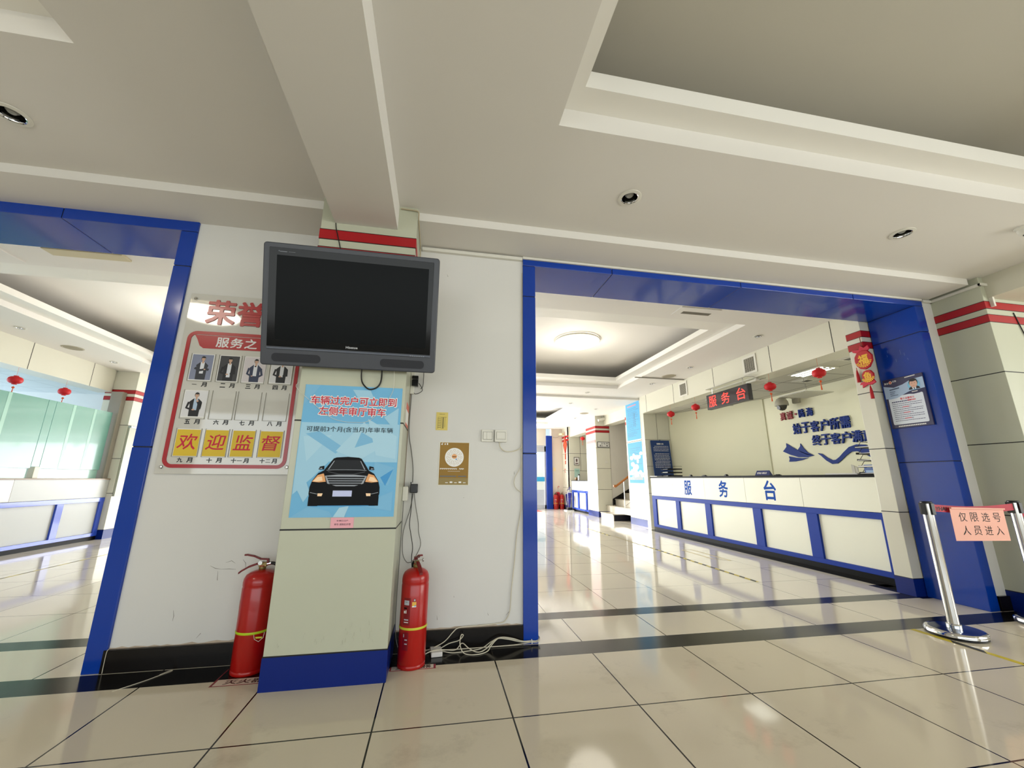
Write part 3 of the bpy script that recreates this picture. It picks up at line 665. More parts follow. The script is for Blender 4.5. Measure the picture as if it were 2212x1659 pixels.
# ================================================================= WALL RIGHT OF THE PILLAR
F = F_my(1.394, .789, 1.355)
m = MB(F).box(0, .081, 0, .126, 0, .0012, 0).text('使用说明', .022, .108, .058, .116, .0014, 1).box(.045, .052, .012, .09, .0012, .0016, 1)
for k in range(6): m.box(.014, .034, .018 + k * .012, .021 + k * .012, .0012, .0015, 1)
for (a, b, c_, d) in ((.012, .010, .014, .09), (.036, .010, .038, .09), (.06, .02, .062, .09), (.012, .09, .072, .092)): m.box(a, c_, b, d, .0012, .0015, 1)
tag(m.build('notice_sheet', [mat('yellow_paper', 'd8c56c', .6), mat('pencil_grey', '6b6440', .6)], smooth=False), 'small yellow notice sheet on the wall above the brown poster', 'notice')
F = F_my(1.430, .789, .987)
t = thing('brown_poster', 'golden brown poster with white icon disc, below the yellow notice', 'poster', F)
MB(F).box(-.006, .206, -.004, .288, -.0008, .0004).build('clear_tape_border', mat('yellowed_tape', 'cfcbb8', .2, coat=.4), t, smooth=False)
GLD = mat('gold_print', '94701f', .35, var=.2, scale=5, spec=.3); 
m = MB(F).rect(0, 0, .199, .284, .0010, 0).rect(0, 0, .199, .045, .0012, 1)
m.build('sheet', [GLD, mat('olive_gold', '8b7326', .3, var=.1)], t, smooth=False)
m = MB(F).poly(ell(.100, .184, .064, .064, 40), .0016, 0)
for k in range(12):
    a = 2 * math.pi * k / 12; x, y = .100 + .046 * math.cos(a), .184 + .046 * math.sin(a)
    q = ell(x, y, .008, .008, 10); q2 = ell(x, y, .0066, .0066, 10)
    for i in range(10): m.poly([q[i], q[(i + 1) % 10], q2[(i + 1) % 10], q2[i]], .0019, 1)
for r in (.033, .027):
    q = ell(.100, .184, r, r, 28); q2 = ell(.100, .184, r - .0018, r - .0018, 28)
    for i in range(0, 28, 2): m.poly([q[i], q[(i + 1) % 28], q2[(i + 1) % 28], q2[i]], .0019, 1)
m.poly(ell(.100, .190, .018, .016, 20), .0019, 2); m.rect(.086, .186, .113, .190, .0022, 3); m.poly([(.106, .170), (.118, .166), (.116, .178)], .0022, 4)
m.build('icon_disc', [PWH, mat('gold_line', 'b49452', .4), POR, PBK, PBL3], t, smooth=False)
m = MB(F).poly(ell(.013, .272, .0055, .0055, 12), .0014, 0).rect(.0155, .272, .018, .283, .0014, 0).rect(.030, .268, .038, .278, .0014, 0).rect(.046, .268, .054, .280, .0014, 0)
for k in range(24):
    x = .006 + k * .0068
    if k not in (17, 18): m.rect(x, .102 + .002 * (k % 2), x + .005, .110, .0014, 0)
for k in range(14): m.rect(.06 + k * .006, .089, .063 + k * .006, .092, .0014, 0)
for k in range(26):
    if k not in (16, 17): m.rect(.008 + k * .0068, .053, .0135 + k * .0068, .060, .0014, 1)
for k in range(5): m.rect(.045 + k * .03, .012, .063 + k * .03, .016 + .006 * (k % 2), .0014, 0)
m.build('print', [PWH, mat('grey_blue_print', '5d6a78', .5)], t, smooth=False)
for x, lab, two in ((1.714, 'double rocker light switch, left of the pair on the white wall', True), (1.806, 'single rocker light switch with cable, right of the pair on the white wall', False)):
    t = thing('light_switch', lab, 'switch', F_my(x, .789, 1.281), group='light switches'); F = F_my(x, .789, 1.281)
    MB(F).box(0, .086, 0, .086, 0, .012 if two else .028).build('plate', WHTP, t, bevel=.002)
    zt = .012 if two else .028
    if two:
        MB(F).box(.012, .034, .018, .068, zt, zt + .003).build('rocker', WHTP, t, bevel=.001); MB(F).box(.036, .074, .018, .068, zt, zt + .003).build('rocker', WHTP, t, bevel=.001)
    else: MB(F).box(.012, .074, .024, .064, zt, zt + .003).build('rocker', WHTP, t, bevel=.001)
    rg = MB(F)
    for a in ((.010, .016, .076, .0175), (.010, .0685, .076, .070), (.010, .016, .0112, .070), (.0748, .016, .076, .070)): rg.box(a[0], a[2], a[1], a[3], zt, zt + .0008)
    rg.build('gap_line', SCUFF, t, smooth=False)
cable('switch_cable', 'cream cable from the right switch curving to the blue surround', [(1.842, .772, 1.283), (1.845, .775, 1.250), (1.872, .777, 1.222), (1.913, .778, 1.215), (1.96, .778, 1.224), (1.997, .778, 1.245), (2.003, .778, 1.27)], .0034, WC)
cable('switch_cable', 'thin cream cable looping out from the edge of the blue surround at mid height', [(2.003, .78, 1.24), (2.000, .782, 1.133), (1.985, .782, 1.09), (1.956, .782, 1.04), (1.949, .782, .998), (1.965, .782, .962), (2.003, .782, .937)], .0024, WC)
cable('phone_cable', 'white cable clipped down beside the blue surround and along the skirting', [(2.006, .784, 2.62), (2.004, .784, 1.9), (2.003, .784, .94), (1.995, .784, .80), (1.970, .784, .66), (1.955, .784, .50), (1.935, .783, .33), (1.925, .783, .20), (1.900, .783, .148), (1.867, .782, .130), (1.75, .77, .126), (1.65, .765, .125), (1.592, .765, .120), (1.562, .762, .100), (1.512, .760, .052), (1.444, .758, .022), (1.397, .75, .012)], .0030, WC)
# floor cables and the white box
t = thing('network_box', 'small white network box on the floor right of the right extinguisher', 'box', loc=(1.47, .725, 0))
bm_ = MB(rotz(.10, 1.462, .735, 0)).box(-.033, .033, -.060, .060, .001, .026); bm_.build('body', mat('network_box_white', 'd8d6d2', .35), t, bevel=.003)
for lab, pts in (('cream floor cable arching in a tall loop right of the network box', [(1.49, .75, .020), (1.54, .745, .045), (1.599, .74, .060), (1.625, .74, .085), (1.612, .735, .09), (1.605, .72, .045), (1.63, .69, .006), (1.70, .665, .004), (1.77, .695, .006), (1.80, .72, .03), (1.852, .735, .062), (1.93, .742, .052), (2.0, .752, .028), (2.06, .766, .022), (2.095, .766, .018)]),
                 ('cream floor cable lying lowest between network box and blue surround', [(1.495, .735, .012), (1.56, .715, .004), (1.66, .725, .004), (1.74, .735, .010), (1.80, .742, .04), (1.86, .745, .060), (1.95, .75, .040), (2.05, .764, .016), (2.10, .762, .014), (2.118, .775, .02), (2.12, .83, .03)]),
                 ('cream floor cable crossing in front of the network box', [(1.36, .655, .004), (1.41, .672, .028), (1.455, .70, .029), (1.505, .715, .024), (1.58, .74, .01), (1.62, .75, .040), (1.66, .72, .02), (1.71, .70, .004), (1.76, .71, .012), (1.83, .735, .055), (1.90, .745, .048), (2.0, .757, .022), (2.09, .764, .02), (2.122, .775, .03), (2.118, .86, .03)]),
                 ('cream floor cable lying straight along the skirting', [(1.40, .765, .010), (1.50, .762, .006), (1.65, .760, .005), (1.80, .762, .005), (1.95, .763, .006), (2.06, .768, .012)])):
    cable('floor_cable', lab, pts, .0028, WC, group='floor cables')
tag(MB().tube([(2.062, .757, .034), (2.064, .752, .008)], .003, smooth=False).build('cable_tie', WHTP), 'white cable tie holding the floor cables at the foot of the blue surround', 'cable tie')
cable('floor_wire', 'thin pale wire with small loop on the dark floor band, left', [(-.10, .55, .002), (-.02, .64, .002), (.02, .70, .002), (.045, .735, .002), (.05, .75, .002), (.035, .745, .002), (.015, .705, .002)], .0016, WC)
cable('thin_wire', 'thin pale wire running down the left end of the skirting', [(-.285, .766, .118), (-.292, .766, .10), (-.293, .766, .004)], .0016, WC)

# ================================================================= TRUNKING UNDER THE CEILING
tr = [('white cable trunking under the soffit between the pillar and the right opening', MB().box(1.225, 2.005, .762, .79, 2.722, 2.748)),
      ('long white trunking along the top of the right opening surround', MB().box(2.008, 5.985, .764, .79, 2.738, 2.757)),
      ('white trunking bent around the top of the right pillar', MB().box(6.096, 6.12, .40, .79, 2.728, 2.752).box(6.0, 6.12, .766, .79, 2.728, 2.752).box(6.096, 6.20, .395, .42, 2.728, 2.752)),
      ('short white trunking dropping down the right pillar front', MB().box(6.178, 6.20, .392, .42, 2.535, 2.728))]
for lab, mb in tr: tag(mb.build('cable_trunking', WHTP, smooth=False, bevel=.002), lab, 'cable trunking')
cable('ceiling_cable', 'beige cable bundle round the pillar top beside the ceiling beam', [(1.095, .412, 2.80), (1.14, .41, 2.797), (1.19, .41, 2.795), (1.211, .412, 2.785), (1.213, .43, 2.74), (1.213, .60, 2.735), (1.213, .74, 2.73), (1.214, .77, 2.70), (1.213, .782, 2.50), (1.214, .782, 2.30)], .0045, mat('beige_cable', 'b3a68a', .5))
cable('power_cable', 'thin black cable down the front of the right pillar', [(6.42, .415, 2.50), (6.50, .413, 2.2), (6.60, .413, 1.95), (6.72, .413, 1.7)], .004, BC)
cable('red_wire', 'thin red wire at the right edge of the pillar stripe above the television', [(1.208, .43, 2.53), (1.210, .44, 2.50), (1.212, .45, 2.40)], .0015, RED)

# ================================================================= FIRE EXTINGUISHERS
EXR = mat('extinguisher_red', 'a8100b', 0.28, var=.04, coat=.2); EXD = mat('extinguisher_dark_red', '6d0d0f', .35); YB = mat('yellow_band', 'c9c93a', .5)
def extinguisher(label, x, y, ang, band=YB, face=0.0, R=.0775):
    f = rotz(ang, x, y, 0)
    t = thing('fire_extinguisher', label, 'fire extinguisher', f, group=None)
    MB(f).lathe([(R - .004, 0), (R, .004), (R, .018), (R - .003, .022), (R, .028), (R, .425), (R - .002, .43), (R, .437), (R, .455), (R * .965, .473), (R * .86, .490), (R * .66, .502), (R * .4, .510), (.016, .513), (.016, .535)], 40).build('cylinder', EXR, t, angle=60)
    MB(f).lathe([(R + .001, .200), (R + .0015, .201), (R + .0015, .211), (R + .001, .212)], 40).build('band', band, t)
    MB(f).lathe([(.017, .512), (.019, .515), (.019, .528), (.014, .532)], 16).box(-.02, .022, -.011, .011, .528, .552).build('valve', mat('brass_valve', '8c7a4c', .35, metal=.7) if 'brass_valve' not in bpy.data.materials else bpy.data.materials['brass_valve'], t, bevel=.002)
    MB(f).prism([(-.02, -.009), (-.06, -.008), (-.10, -.010), (-.118, -.007), (-.118, .007), (-.10, .010), (-.06, .008), (-.02, .009)], 0, .004, mx=Matrix.Translation((0, 0, .548)) @ Matrix.Rotation(math.radians(-0), 4, 'Y')).build('_tmp', EXD, t)
    bpy.data.objects.remove(bpy.data.objects['_tmp'])
    lo = MB(f)                                     # lower carrying handle, curved down at its end
    P = [(.015, .540), (-.03, .538), (-.07, .524), (-.105, .503), (-.118, .492)]
    for i in range(len(P) - 1):
        a, b = P[i], P[i + 1]
        lo.add([(a[0], -.010, a[1]), (a[0], .010, a[1]), (b[0], .010, b[1]), (b[0], -.010, b[1]), (a[0], -.010, a[1] + .011), (a[0], .010, a[1] + .011), (b[0], .010, b[1] + .011), (b[0], -.010, b[1] + .011)], [(3, 2, 1, 0), (4, 5, 6, 7), (0, 1, 5, 4), (2, 3, 7, 6), (1, 2, 6, 5), (0, 4, 7, 3)])
    lo.build('carrying_handle', EXD, t, bevel=.0015)
    up = MB(f); P = [(.028, .562), (-.015, .566), (-.05, .582), (-.085, .590), (-.10, .590)]
    for i in range(len(P) - 1):
        a, b = P[i], P[i + 1]
        up.add([(a[0], -.011, a[1]), (a[0], .011, a[1]), (b[0], .009, b[1]), (b[0], -.009, b[1]), (a[0], -.011, a[1] + .008), (a[0], .011, a[1] + .008), (b[0], .009, b[1] + .008), (b[0], -.009, b[1] + .008)], [(3, 2, 1, 0), (4, 5, 6, 7), (0, 1, 5, 4), (2, 3, 7, 6), (1, 2, 6, 5), (0, 4, 7, 3)])
    up.box(.020, .030, -.011, .011, .545, .566); up.build('trigger_lever', EXD, t, bevel=.001)
    MB(f).tube([(-.005, -.03, .553), (-.005, .03, .553)], .0025, smooth=False).lathe([(.011, -.002), (.011, .002)], 14, 0, Matrix.Translation((-.005, -.036, .553)) @ Matrix.Rotation(math.pi / 2, 4, 'X')).build('safety_pin', STEEL, t)
    MB(f).tube([(.020, 0, .541), (.042, 0, .545)], .009, 10, smooth=False).build('hose_collar', STEEL, t)
    MB(f).tube([(.038, 0, .545), (.064, 0, .540), (.085, 0, .515), (.090, 0, .46), (.090, 0, .35), (.089, 0, .24)], .0085, 10).tube([(.089, 0, .24), (.089, 0, .10)], .010, 10, smooth=False, taper=.015).build('hose', mat('hose_black', '0c0c0c', .5) if 'hose_black' not in bpy.data.materials else bpy.data.materials['hose_black'], t)
    # label plates wrapped on the cylinder, face = world direction of the label
    def wrap(nm, a0, a1, z0, z1, mats, blocks):
        m = MB(f); n = 14; base = face - ang
        def patch(aa, ab, za, zb, rr, mi):
            k = max(2, int(abs(ab - aa) / .08)); vs = []; fs = []
            for i in range(k + 1):
                a = base + aa + (ab - aa) * i / k
                vs += [(rr * math.cos(a), rr * math.sin(a), za), (rr * math.cos(a), rr * math.sin(a), zb)]
            for i in range(k): fs.append((2 * i, 2 * i + 2, 2 * i + 3, 2 * i + 1))
            m.add(vs, fs, mi)
        patch(a0, a1, z0, z1, R + .0006, 0)
        for (aa, ab, za, zb, mi) in blocks: patch(aa, ab, za, zb, R + .0010, mi)
        m.build(nm, mats, t, smooth=False)
    lab = mat('label_dark_red', '7c1119', .3) if 'label_dark_red' not in bpy.data.materials else bpy.data.materials['label_dark_red']
    lgr = mat('label_grey', 'b9bcc4', .4) if 'label_grey' not in bpy.data.materials else bpy.data.materials['label_grey']
    ly = mat('label_yellow', 'e3b350', .4) if 'label_yellow' not in bpy.data.materials else bpy.data.materials['label_yellow']
    wrap('label', -.55, .0, .225, .365, [lab, lgr, PBK, PWH], [(-.5, .0 - .1, .328, .352, 1), (-.46, -.15, .333, .336, 2), (-.46, -.2, .341, .346, 2), (-.5, -.38, .285, .298, 3), (-.34, -.28, .285, .302, 3), (-.5, -.25, .308, .315, 2), (-.45, -.1, .238, .242, 3), (-.45, -.1, .250, .256, 1)])
    wrap('label', -.5, -.02, .10, .19, [lab, lgr], [(-.42, -.36, .165, .18, 1), (-.3, -.1, .15, .155, 1), (-.3, -.1, .13, .135, 1)])
    wrap('sticker', .12, .42, .318, .345, [ly, PWH, PBL3], [(.12, .42, .318, .324, 1), (.30, .38, .321, .329, 2)])
    wrap('sticker', .20, .38, .347, .362, [lab, lgr], [(.24, .34, .350, .359, 1)])
    return t
e1 = extinguisher('red fire extinguisher right of the central pillar, label showing, yellow band', 1.324, .600, math.radians(106), face=math.radians(-104))
e2 = extinguisher('red fire extinguisher partly hidden left of the central pillar, handles pointing left', .452, .683, math.radians(4), band=mat('lime_band', 'b5cf1e', .5), face=math.radians(-175), R=.086)
tg = MB(F_my(.512, .604, .165)).strip([(-.03, .04), (-.022, .012), (0, .0), (.02, .018), (.024, .045)], .0025, 0, .001).box(-.018, .015, .016, .024, 0, .0015, 1)
o = tg.build('inspection_tag', [mat('string_white', 'd0cdbf', .6), YB], e2, smooth=False)
# floor labels
RBOR = mat('label_border', '7c1f26', .5); LBG = mat('label_ground', 'd2bfae', .5)
F = F_up(.343, .518, 0)
m = MB(F).box(0, .30, 0, .072, .0004, .0010, 0).box(.008, .292, .006, .072, .0010, .0014, 1).box(-.004, .002, .0, .20, .0004, .0009, 0)
m.text('灭火器', .05, .014, .24, .060, .0018, 2, bold=.02)
tag(m.build('floor_label', [RBOR, LBG, mat('label_ink', '3f1b18', .5)], smooth=False), 'worn red-bordered floor label under the left extinguisher', 'floor label')
F = F_up(1.212, .538, 0)
m = MB(F).box(0, .25, 0, .052, .0004, .0010, 0).box(.008, .238, .007, .052, .0010, .0014, 1).text('灭火器', .03, .012, .225, .048, .0018, 2, bold=.02)
tag(m.build('floor_label', [mat('label_border_2', '8e1f33', .5), mat('label_ground_2', 'cfc6b8', .5), bpy.data.materials['label_ink']], smooth=False), 'red-bordered floor label under the right extinguisher, one character showing', 'floor label')

# ================================================================= ROPE POSTS, SIGN AND FLOOR TAPE
STB = mat('steel_base_top', '7f8aa0', 0.12, metal=1.0, var=.05)
def post(label, x, y):
    f = Matrix.Translation((x, y, 0)); t = thing('rope_post', label, 'rope post', f, group='rope posts')
    MB(f).lathe([(.150, 0), (.155, .004), (.155, .010), (.150, .012)], 48).build('rubber_ring', BLKP, t)
    MB(f).lathe([(.152, .011), (.158, .016), (.158, .030), (.152, .040), (.145, .043)], 56).build('base_rim', CHROME, t, angle=50)
    MB(f).lathe([(.147, .0425), (.06, .0455), (.034, .048), (0, .048)], 56).build('base_plate', STB, t, angle=60)
    MB(f).lathe([(.040, .046), (.040, .068), (.037, .072), (.032, .074)], 32).build('collar', CHROME, t)
    MB(f).cyl(.031, .07, .872, 32).build('pole', STEEL, t)
    MB(f).lathe([(.0325, .868), (.0335, .872), (.0335, .880), (.030, .884), (0, .884)], 32).build('cap', BLKP, t)
    for a in (0, math.pi / 2, math.pi, -math.pi / 2):
        mx = Matrix.Rotation(a, 4, 'Z')
        MB(f).box(.029, .040, -.016, .016, .79, .872, 0, mx).build('belt_slot', BLKP, t, bevel=.002)
    return t
p1 = post('steel rope post with round base in front of the right pillar, left of the pair', 4.985, .435)
p2 = post('steel rope post cut by the right photo edge', 5.895, .47)
BELT = mat('belt_red', 'a80f2c', .55, var=.06); BTX = mat('belt_text', '1b1216', .6)
def belt(parent, a, b, z0a, z0b, h, txt=None, tw=0.0):
    a = Vector(a); b = Vector(b); d = (b - a); L = d.length; n = 18
    f = fr((a.x, a.y, 0), (d.x, d.y, 0), (0, 0, 1)); m = MB(f)
    vs = []; fs = []
    for i in range(n + 1):
        s_ = i / n; sag = -.018 * math.sin(math.pi * s_); zc = z0a + (z0b - z0a) * s_ + sag; c_ = math.cos(tw * math.sin(math.pi * s_) ** 2); q = math.sin(tw * math.sin(math.pi * s_) ** 2)
        for sg in (-1, 1):
            for e in (-.0008, .0008): vs.append((L * s_, zc + sg * h / 2 * c_, sg * h / 2 * q + e))
    for i in range(n):
        b0 = 4 * i; b1 = b0 + 4
        fs += [(b0 + 1, b1 + 1, b1 + 3, b0 + 3), (b0, b0 + 2, b1 + 2, b1), (b0, b1, b1 + 1, b0 + 1), (b0 + 2, b0 + 3, b1 + 3, b1 + 2)]
    m.add(vs, fs, 0)
    if txt:
        for (s, x0, x1, zz) in txt: m.text(s, x0, zz, x1, zz + .026, .0012, 1, bold=.05, shear=.25)
    m.build('belt', [BELT, BTX], parent, smooth=False)
belt(p1, (5.022, .425, 0), (5.855, .455, 0), .838, .838, .050, [('YHAI', .03, .135, .818)])
belt(p2, (5.93, .46, 0), (6.9, .20, 0), .79, .74, .052, [('IPCA', .02, .14, .772)])
F = fr((5.148, .418, .840), (.5665, .012, -.023), (0, 0, 1))
Fs = fr((5.150, .412, .608), (.566, .012, -.028), (0.0, 0.0, 1.0))
t = thing('paper_sign', 'pink paper sign reading 仅限选号人员进入 hanging on the red belt', 'sign', Fs)
PK = mat('pink_sign_paper', 'e2a794', .6, var=.03)
MB(Fs).box(0, .560, 0, .235, -.0006, .0006).box(0, .560, .225, .235, -.0006, .012).build('sheet', PK, t, smooth=False)
m = MB(Fs)
for i, ch in enumerate('仅限选号'): m.text(ch, .075 + i * .118, .135, .075 + i * .118 + .080, .200, .0012)
for i, ch in enumerate('人员进入'): m.text(ch, .085 + i * .115, .040, .085 + i * .115 + .078, .105, .0012)
m.build('lettering', PBK, t, smooth=False)
t = thing('hazard_tape', 'black and yellow striped tape on the floor under the rope posts', 'floor tape', loc=(4.82, .2, 0))
TY = mat('tape_yellow', 'c9b62c', .4, var=.08); TB = mat('tape_black', '18160f', .4)
def hazard(parent, x0, x1, ya, yb, period, wid, along='y'):
    m = MB(); n = int(abs(yb - ya) / period); sgn = 1 if yb > ya else -1
    m.box(x0, x1, min(ya, yb), max(ya, yb), .0003, .0010, 0)
    for k in range(n):
        y = ya + sgn * k * period
        m.prism([(x0, y), (x1, y + sgn * .04), (x1, y + sgn * (.04 + period / 2)), (x0, y + sgn * period / 2)][::(1 if sgn > 0 else -1)], .0010, .0013, 1)
    m.build('tape', [TY, TB], parent, smooth=False)
hazard(t, 4.79, 4.83, -1.2, .575, .34, .04)

# ================================================================= CEILING FITTINGS
CUTS = []
def downlight(label, x, y, z, r=.075, dark=True, group='recessed downlights'):
    CUTS.append((x, y, z, r * .66)); f = Matrix.Translation((x, y, z)); t = thing('downlight', label, 'downlight', f, group=group)
    MB(f).lathe([(r, 0), (r, -.004), (r * .78, -.008), (r * .74, -.008)], 36, cap=False).build('rim', WHTP if dark else WHTP, t)
    MB(f).lathe([(r * .78, -.0075), (r * .66, -.004), (r * .62, .004), (r * .62, .012)], 36, cap=False).build('inner_ring', CHROME, t)
    MB(f).lathe([(r * .62, .010), (r * .60, .03), (r * .42, .055), (r * .40, .058), (0, .058)], 32, cap=False).build('reflector', mat('dl_reflector', '3a3a36', .25, metal=.7) if 'dl_reflector' not in bpy.data.materials else bpy.data.materials['dl_reflector'], t)
    MB(f).lathe([(r * .34, .054), (r * .36, .02), (r * .22, .008), (0, .005)], 20, cap=False).build('bulb', mat('dl_bulb', '9a9c98', .3) if 'dl_bulb' not in bpy.data.materials else bpy.data.materials['dl_bulb'], t)
    return t
DL = [(2.57, .045, 'unlit downlight in the near ceiling above the right opening, nearer the pillar'), (4.735, .02, 'unlit downlight in the near ceiling towards the right pillar'), (-.80, .065, 'unlit downlight in the near ceiling at the left photo edge')]
for x, y, lab in DL: downlight(lab, x, y, RZ - .0005)
HD = [(5.64, 3.92, 'small recessed downlight beside the second air vent, right ceiling strip'), (5.62, 5.16, 'small recessed downlight on the right strip beyond the round speaker'), (4.65, 6.22, 'small recessed downlight beyond the hall tray corner'), (5.60, 2.36, 'small recessed downlight nearest the right opening'),
      (-4.06, 3.98, 'small recessed downlight on the left ceiling strip near the photo edge'), (-4.07, 5.58, 'small recessed downlight on the left ceiling strip near its far end')]
for x, y, lab in HD: downlight(lab, x, y, HZ - .0005, .06, True, 'hall downlights')
for x, y, lab in [(4.62, 7.3, 'tiny downlight left of centre just behind the hall ceiling step'), (5.55, 7.95, 'tiny downlight on the far right ceiling, before the far speaker'), (5.55, 9.6, 'tiny downlight on the far right ceiling past the far speaker'), (5.5, 11.6, 'tiny downlight nearest the end wall')]:
    downlight(lab, x, y, 2.8845, .06, True, 'far hall downlights')
def speaker(label, x, y, z):
    f = Matrix.Translation((x, y, z)); t = thing('ceiling_speaker', label, 'speaker', f, group='ceiling speakers')
    MB(f).lathe([(.125, 0), (.125, -.006), (.108, -.010), (.105, -.004)], 40, cap=False).build('rim', mat('spk_rim', 'b3ab98', .5), t)
    MB(f).lathe([(.107, -.005), (.06, -.010), (0, -.011)], 36, cap=False).build('grille', mat('spk_grille', '97907c', .6, var=.15, scale=150), t)
speaker('round beige ceiling speaker between two downlights on the right hall strip', 5.62, 4.55, HZ)
speaker('round beige ceiling speaker on the left hall strip', -4.10, 4.82, HZ)
speaker('round beige ceiling speaker on the far right ceiling', 5.5, 8.7, 2.885)
t = thing('smoke_detector', 'white ceiling sensor at the right photo edge', 'smoke detector', loc=(5.51, -.20, RZ))
f = ROOT[t.name]; MB(f).lathe([(.045, 0), (.045, -.012), (.035, -.02), (.033, -.045), (.022, -.058), (0, -.06)], 28).build('housing', WHTP, t); MB(f).lathe([(.012, -.056), (.012, -.064), (0, -.064)], 12).build('lens', BLKP, t)
LAMP = mat('lamp_diffuser', 'fff6e2', .4, emit=2.6, var=0)
LAMP2 = mat('bright_lamp_diffuser', 'fff6e2', .4, emit=20, var=0)
def bowl_lamp(label, x, y, z, r, energy, em=None):
    f = Matrix.Translation((x, y, z)); t = thing('ceiling_lamp', label, 'ceiling lamp', f, group='bowl ceiling lamps')
    MB(f).lathe([(r * .97, 0), (r, -.01), (r, -.03), (r * .97, -.034)], 56, cap=False).build('base_ring', WHTP, t)
    MB(f).lathe([(r * .97, -.032), (r * .93, -.055), (r * .78, -.082), (r * .5, -.105), (r * .25, -.113), (0, -.115)], 56, cap=False).build('diffuser', em or LAMP, t, angle=80)
    if not energy: return
    l = bpy.data.lights.new('bowl_light', 'POINT'); l.energy = energy; l.specular_factor = 0; l.color = (1, .94, .82); l.shadow_soft_size = r
    lo = bpy.data.objects.new('bowl_light', l); COL.objects.link(lo); lo.location = (x, y, z - .42)
bowl_lamp('lit bowl ceiling lamp in the middle of the hall tray', 3.62, 3.95, 3.295, .37, 26)
bowl_lamp('lit bowl ceiling lamp in the hall tray on the left side, hidden behind the wall', -2.0, 3.95, 3.295, .37, 26)
bowl_lamp('lit bowl ceiling lamp in the near left tray, seen mirrored in the honour board', -1.75, -2.15, 3.235, .37, 0, LAMP2)
# square air outlet flaps in the hall ceiling
t = thing('ceiling_vent', 'white slot vent in the hall ceiling just behind the right opening', 'vent', loc=(4.27, 1.83, HZ))
MB().box(4.04, 4.54, 1.70, 1.92, HZ - .012, HZ + .001).build('frame', CEILH, t, smooth=False, bevel=.003); MB().box(4.12, 4.48, 1.80, 1.86, HZ - .0135, HZ - .011).build('slot', mat('slot_grey', '6f6a5e', .6), t, smooth=False)
t = thing('ceiling_vent', 'long cream slot vent in the hall ceiling just behind the left opening', 'vent', loc=(-1.7, 1.76, HZ))
MB().box(-1.98, -1.38, 1.66, 1.78, HZ - .02, HZ + .001).build('frame', mat('cream_vent', 'cfc4a4', .5), t, smooth=False, bevel=.004)
t = thing('ceiling_vent', 'white square panel vent in the left hall ceiling at the photo edge', 'vent', loc=(-2.6, 1.9, HZ))
MB().box(-2.95, -2.36, 1.72, 2.0, HZ - .012, HZ + .001).build('frame', CEILH, t, smooth=False, bevel=.003)

# ================================================================= RIGHT SERVICE COUNTER
BTOP = mat('black_counter_top', '0d0d0d', 0.5, var=.15, spec=.12); CPAN = mat('counter_panel', 'efefdf', .42, var=.025, scale=1.5, spec=.3)
CSIGN = mat('counter_blue_text', '2f58b0', .7, spec=.05)
def counter(label, frame, L, posts, seams, mats, top=(1.07, 1.10), depth=.62, letters=None, mid=.70):
    """frame: X runs along the front, Y up, Z out of the front face; posts are (start, end) of the blue uprights"""
    t = thing('service_counter', label, 'counter', frame); f = frame
    blue, pan, tp = mats
    MB(f).box(.02, L - .02, 0, mid + .01, -depth + .1, -.035).build('base', pan, t, smooth=False)
    MB(f).box(.0, L, 0, .062, -.08, -.012).build('toe_kick', BTOP, t, smooth=False)
    # upper band in separate panels
    e = [-.0] + seams + [L]
    for k in range(len(e) - 1): MB(f).box(e[k] + .002, e[k + 1] - .002, mid + .005, top[0], -.10, .0).build('upper_panel', pan if k or len(mats) < 4 else pan, t, smooth=False, bevel=.0015)
    MB(f).box(.003, L - .003, mid + .007, top[0] - .002, -.09, -.004).build('joint', BLACK, t, smooth=False)
    MB(f).box(-.01, L + .0, top[0], top[1], -.36, .012).build('counter_top', tp, t, smooth=False, bevel=.003)
    MB(f).box(.02, L - .02, .72, .76, -depth, -.10).build('desk_shelf', pan, t, smooth=False)
    MB(f).box(0, L, mid - .068, mid, -.05, -.004).build('top_rail', blue, t, smooth=False, bevel=.002)
    MB(f).box(0, L, .062, .135 if False else .115, -.05, -.004).build('bottom_rail', blue, t, smooth=False, bevel=.002)
    for a, b in posts: MB(f).box(a, b, .115, mid - .068, -.05, -.004).build('upright', blue, t, smooth=False, bevel=.002)
    ee = sorted(posts)
    for k in range(len(ee) - 1): MB(f).box(ee[k][1] + .001, ee[k + 1][0] - .001, .116, mid - .069, -.036, -.030).build('lower_panel', pan, t, smooth=False)
    if letters:
        for ch, a, b, z0, z1, bo in letters: MB(f).text(ch, a, z0, b, z1, .0008, bold=bo).build('lettering', CSIGN, t, smooth=False)
    return t
# front starts at y=6.25 (far) and runs towards the camera
cf = F_mx(6.05, 6.255, 0)
yy = lambda y: 6.255 - y
counter('long cream service counter with blue frame and the characters 服务台 in the hall', cf, yy(1.378), [(0, yy(6.11)), (yy(5.379), yy(5.256)), (yy(4.491), yy(4.346)), (yy(3.395), yy(3.239)), (yy(2.501), yy(2.351)), (yy(1.609), yy(1.46))], [yy(5.427), yy(4.452), yy(3.492), yy(2.51)], (BLUE2, CPAN, BTOP),
        letters=[('服', yy(5.035), yy(4.822), .765, 1.017, .03), ('务', yy(4.074), yy(3.865), .765, 1.021, .03), ('台', yy(3.119), yy(2.915), .765, 1.026, .03)])
# thin marble leaf at the far end of the top
tag(MB().box(6.03, 6.40, 5.95, 6.24, 1.1015, 1.112).build('stone_slab', mat('pale_marble', 'cfcabf', .2, var=.12, scale=5), bevel=.002), 'pale stone slab lying on the far end of the service counter', 'slab')

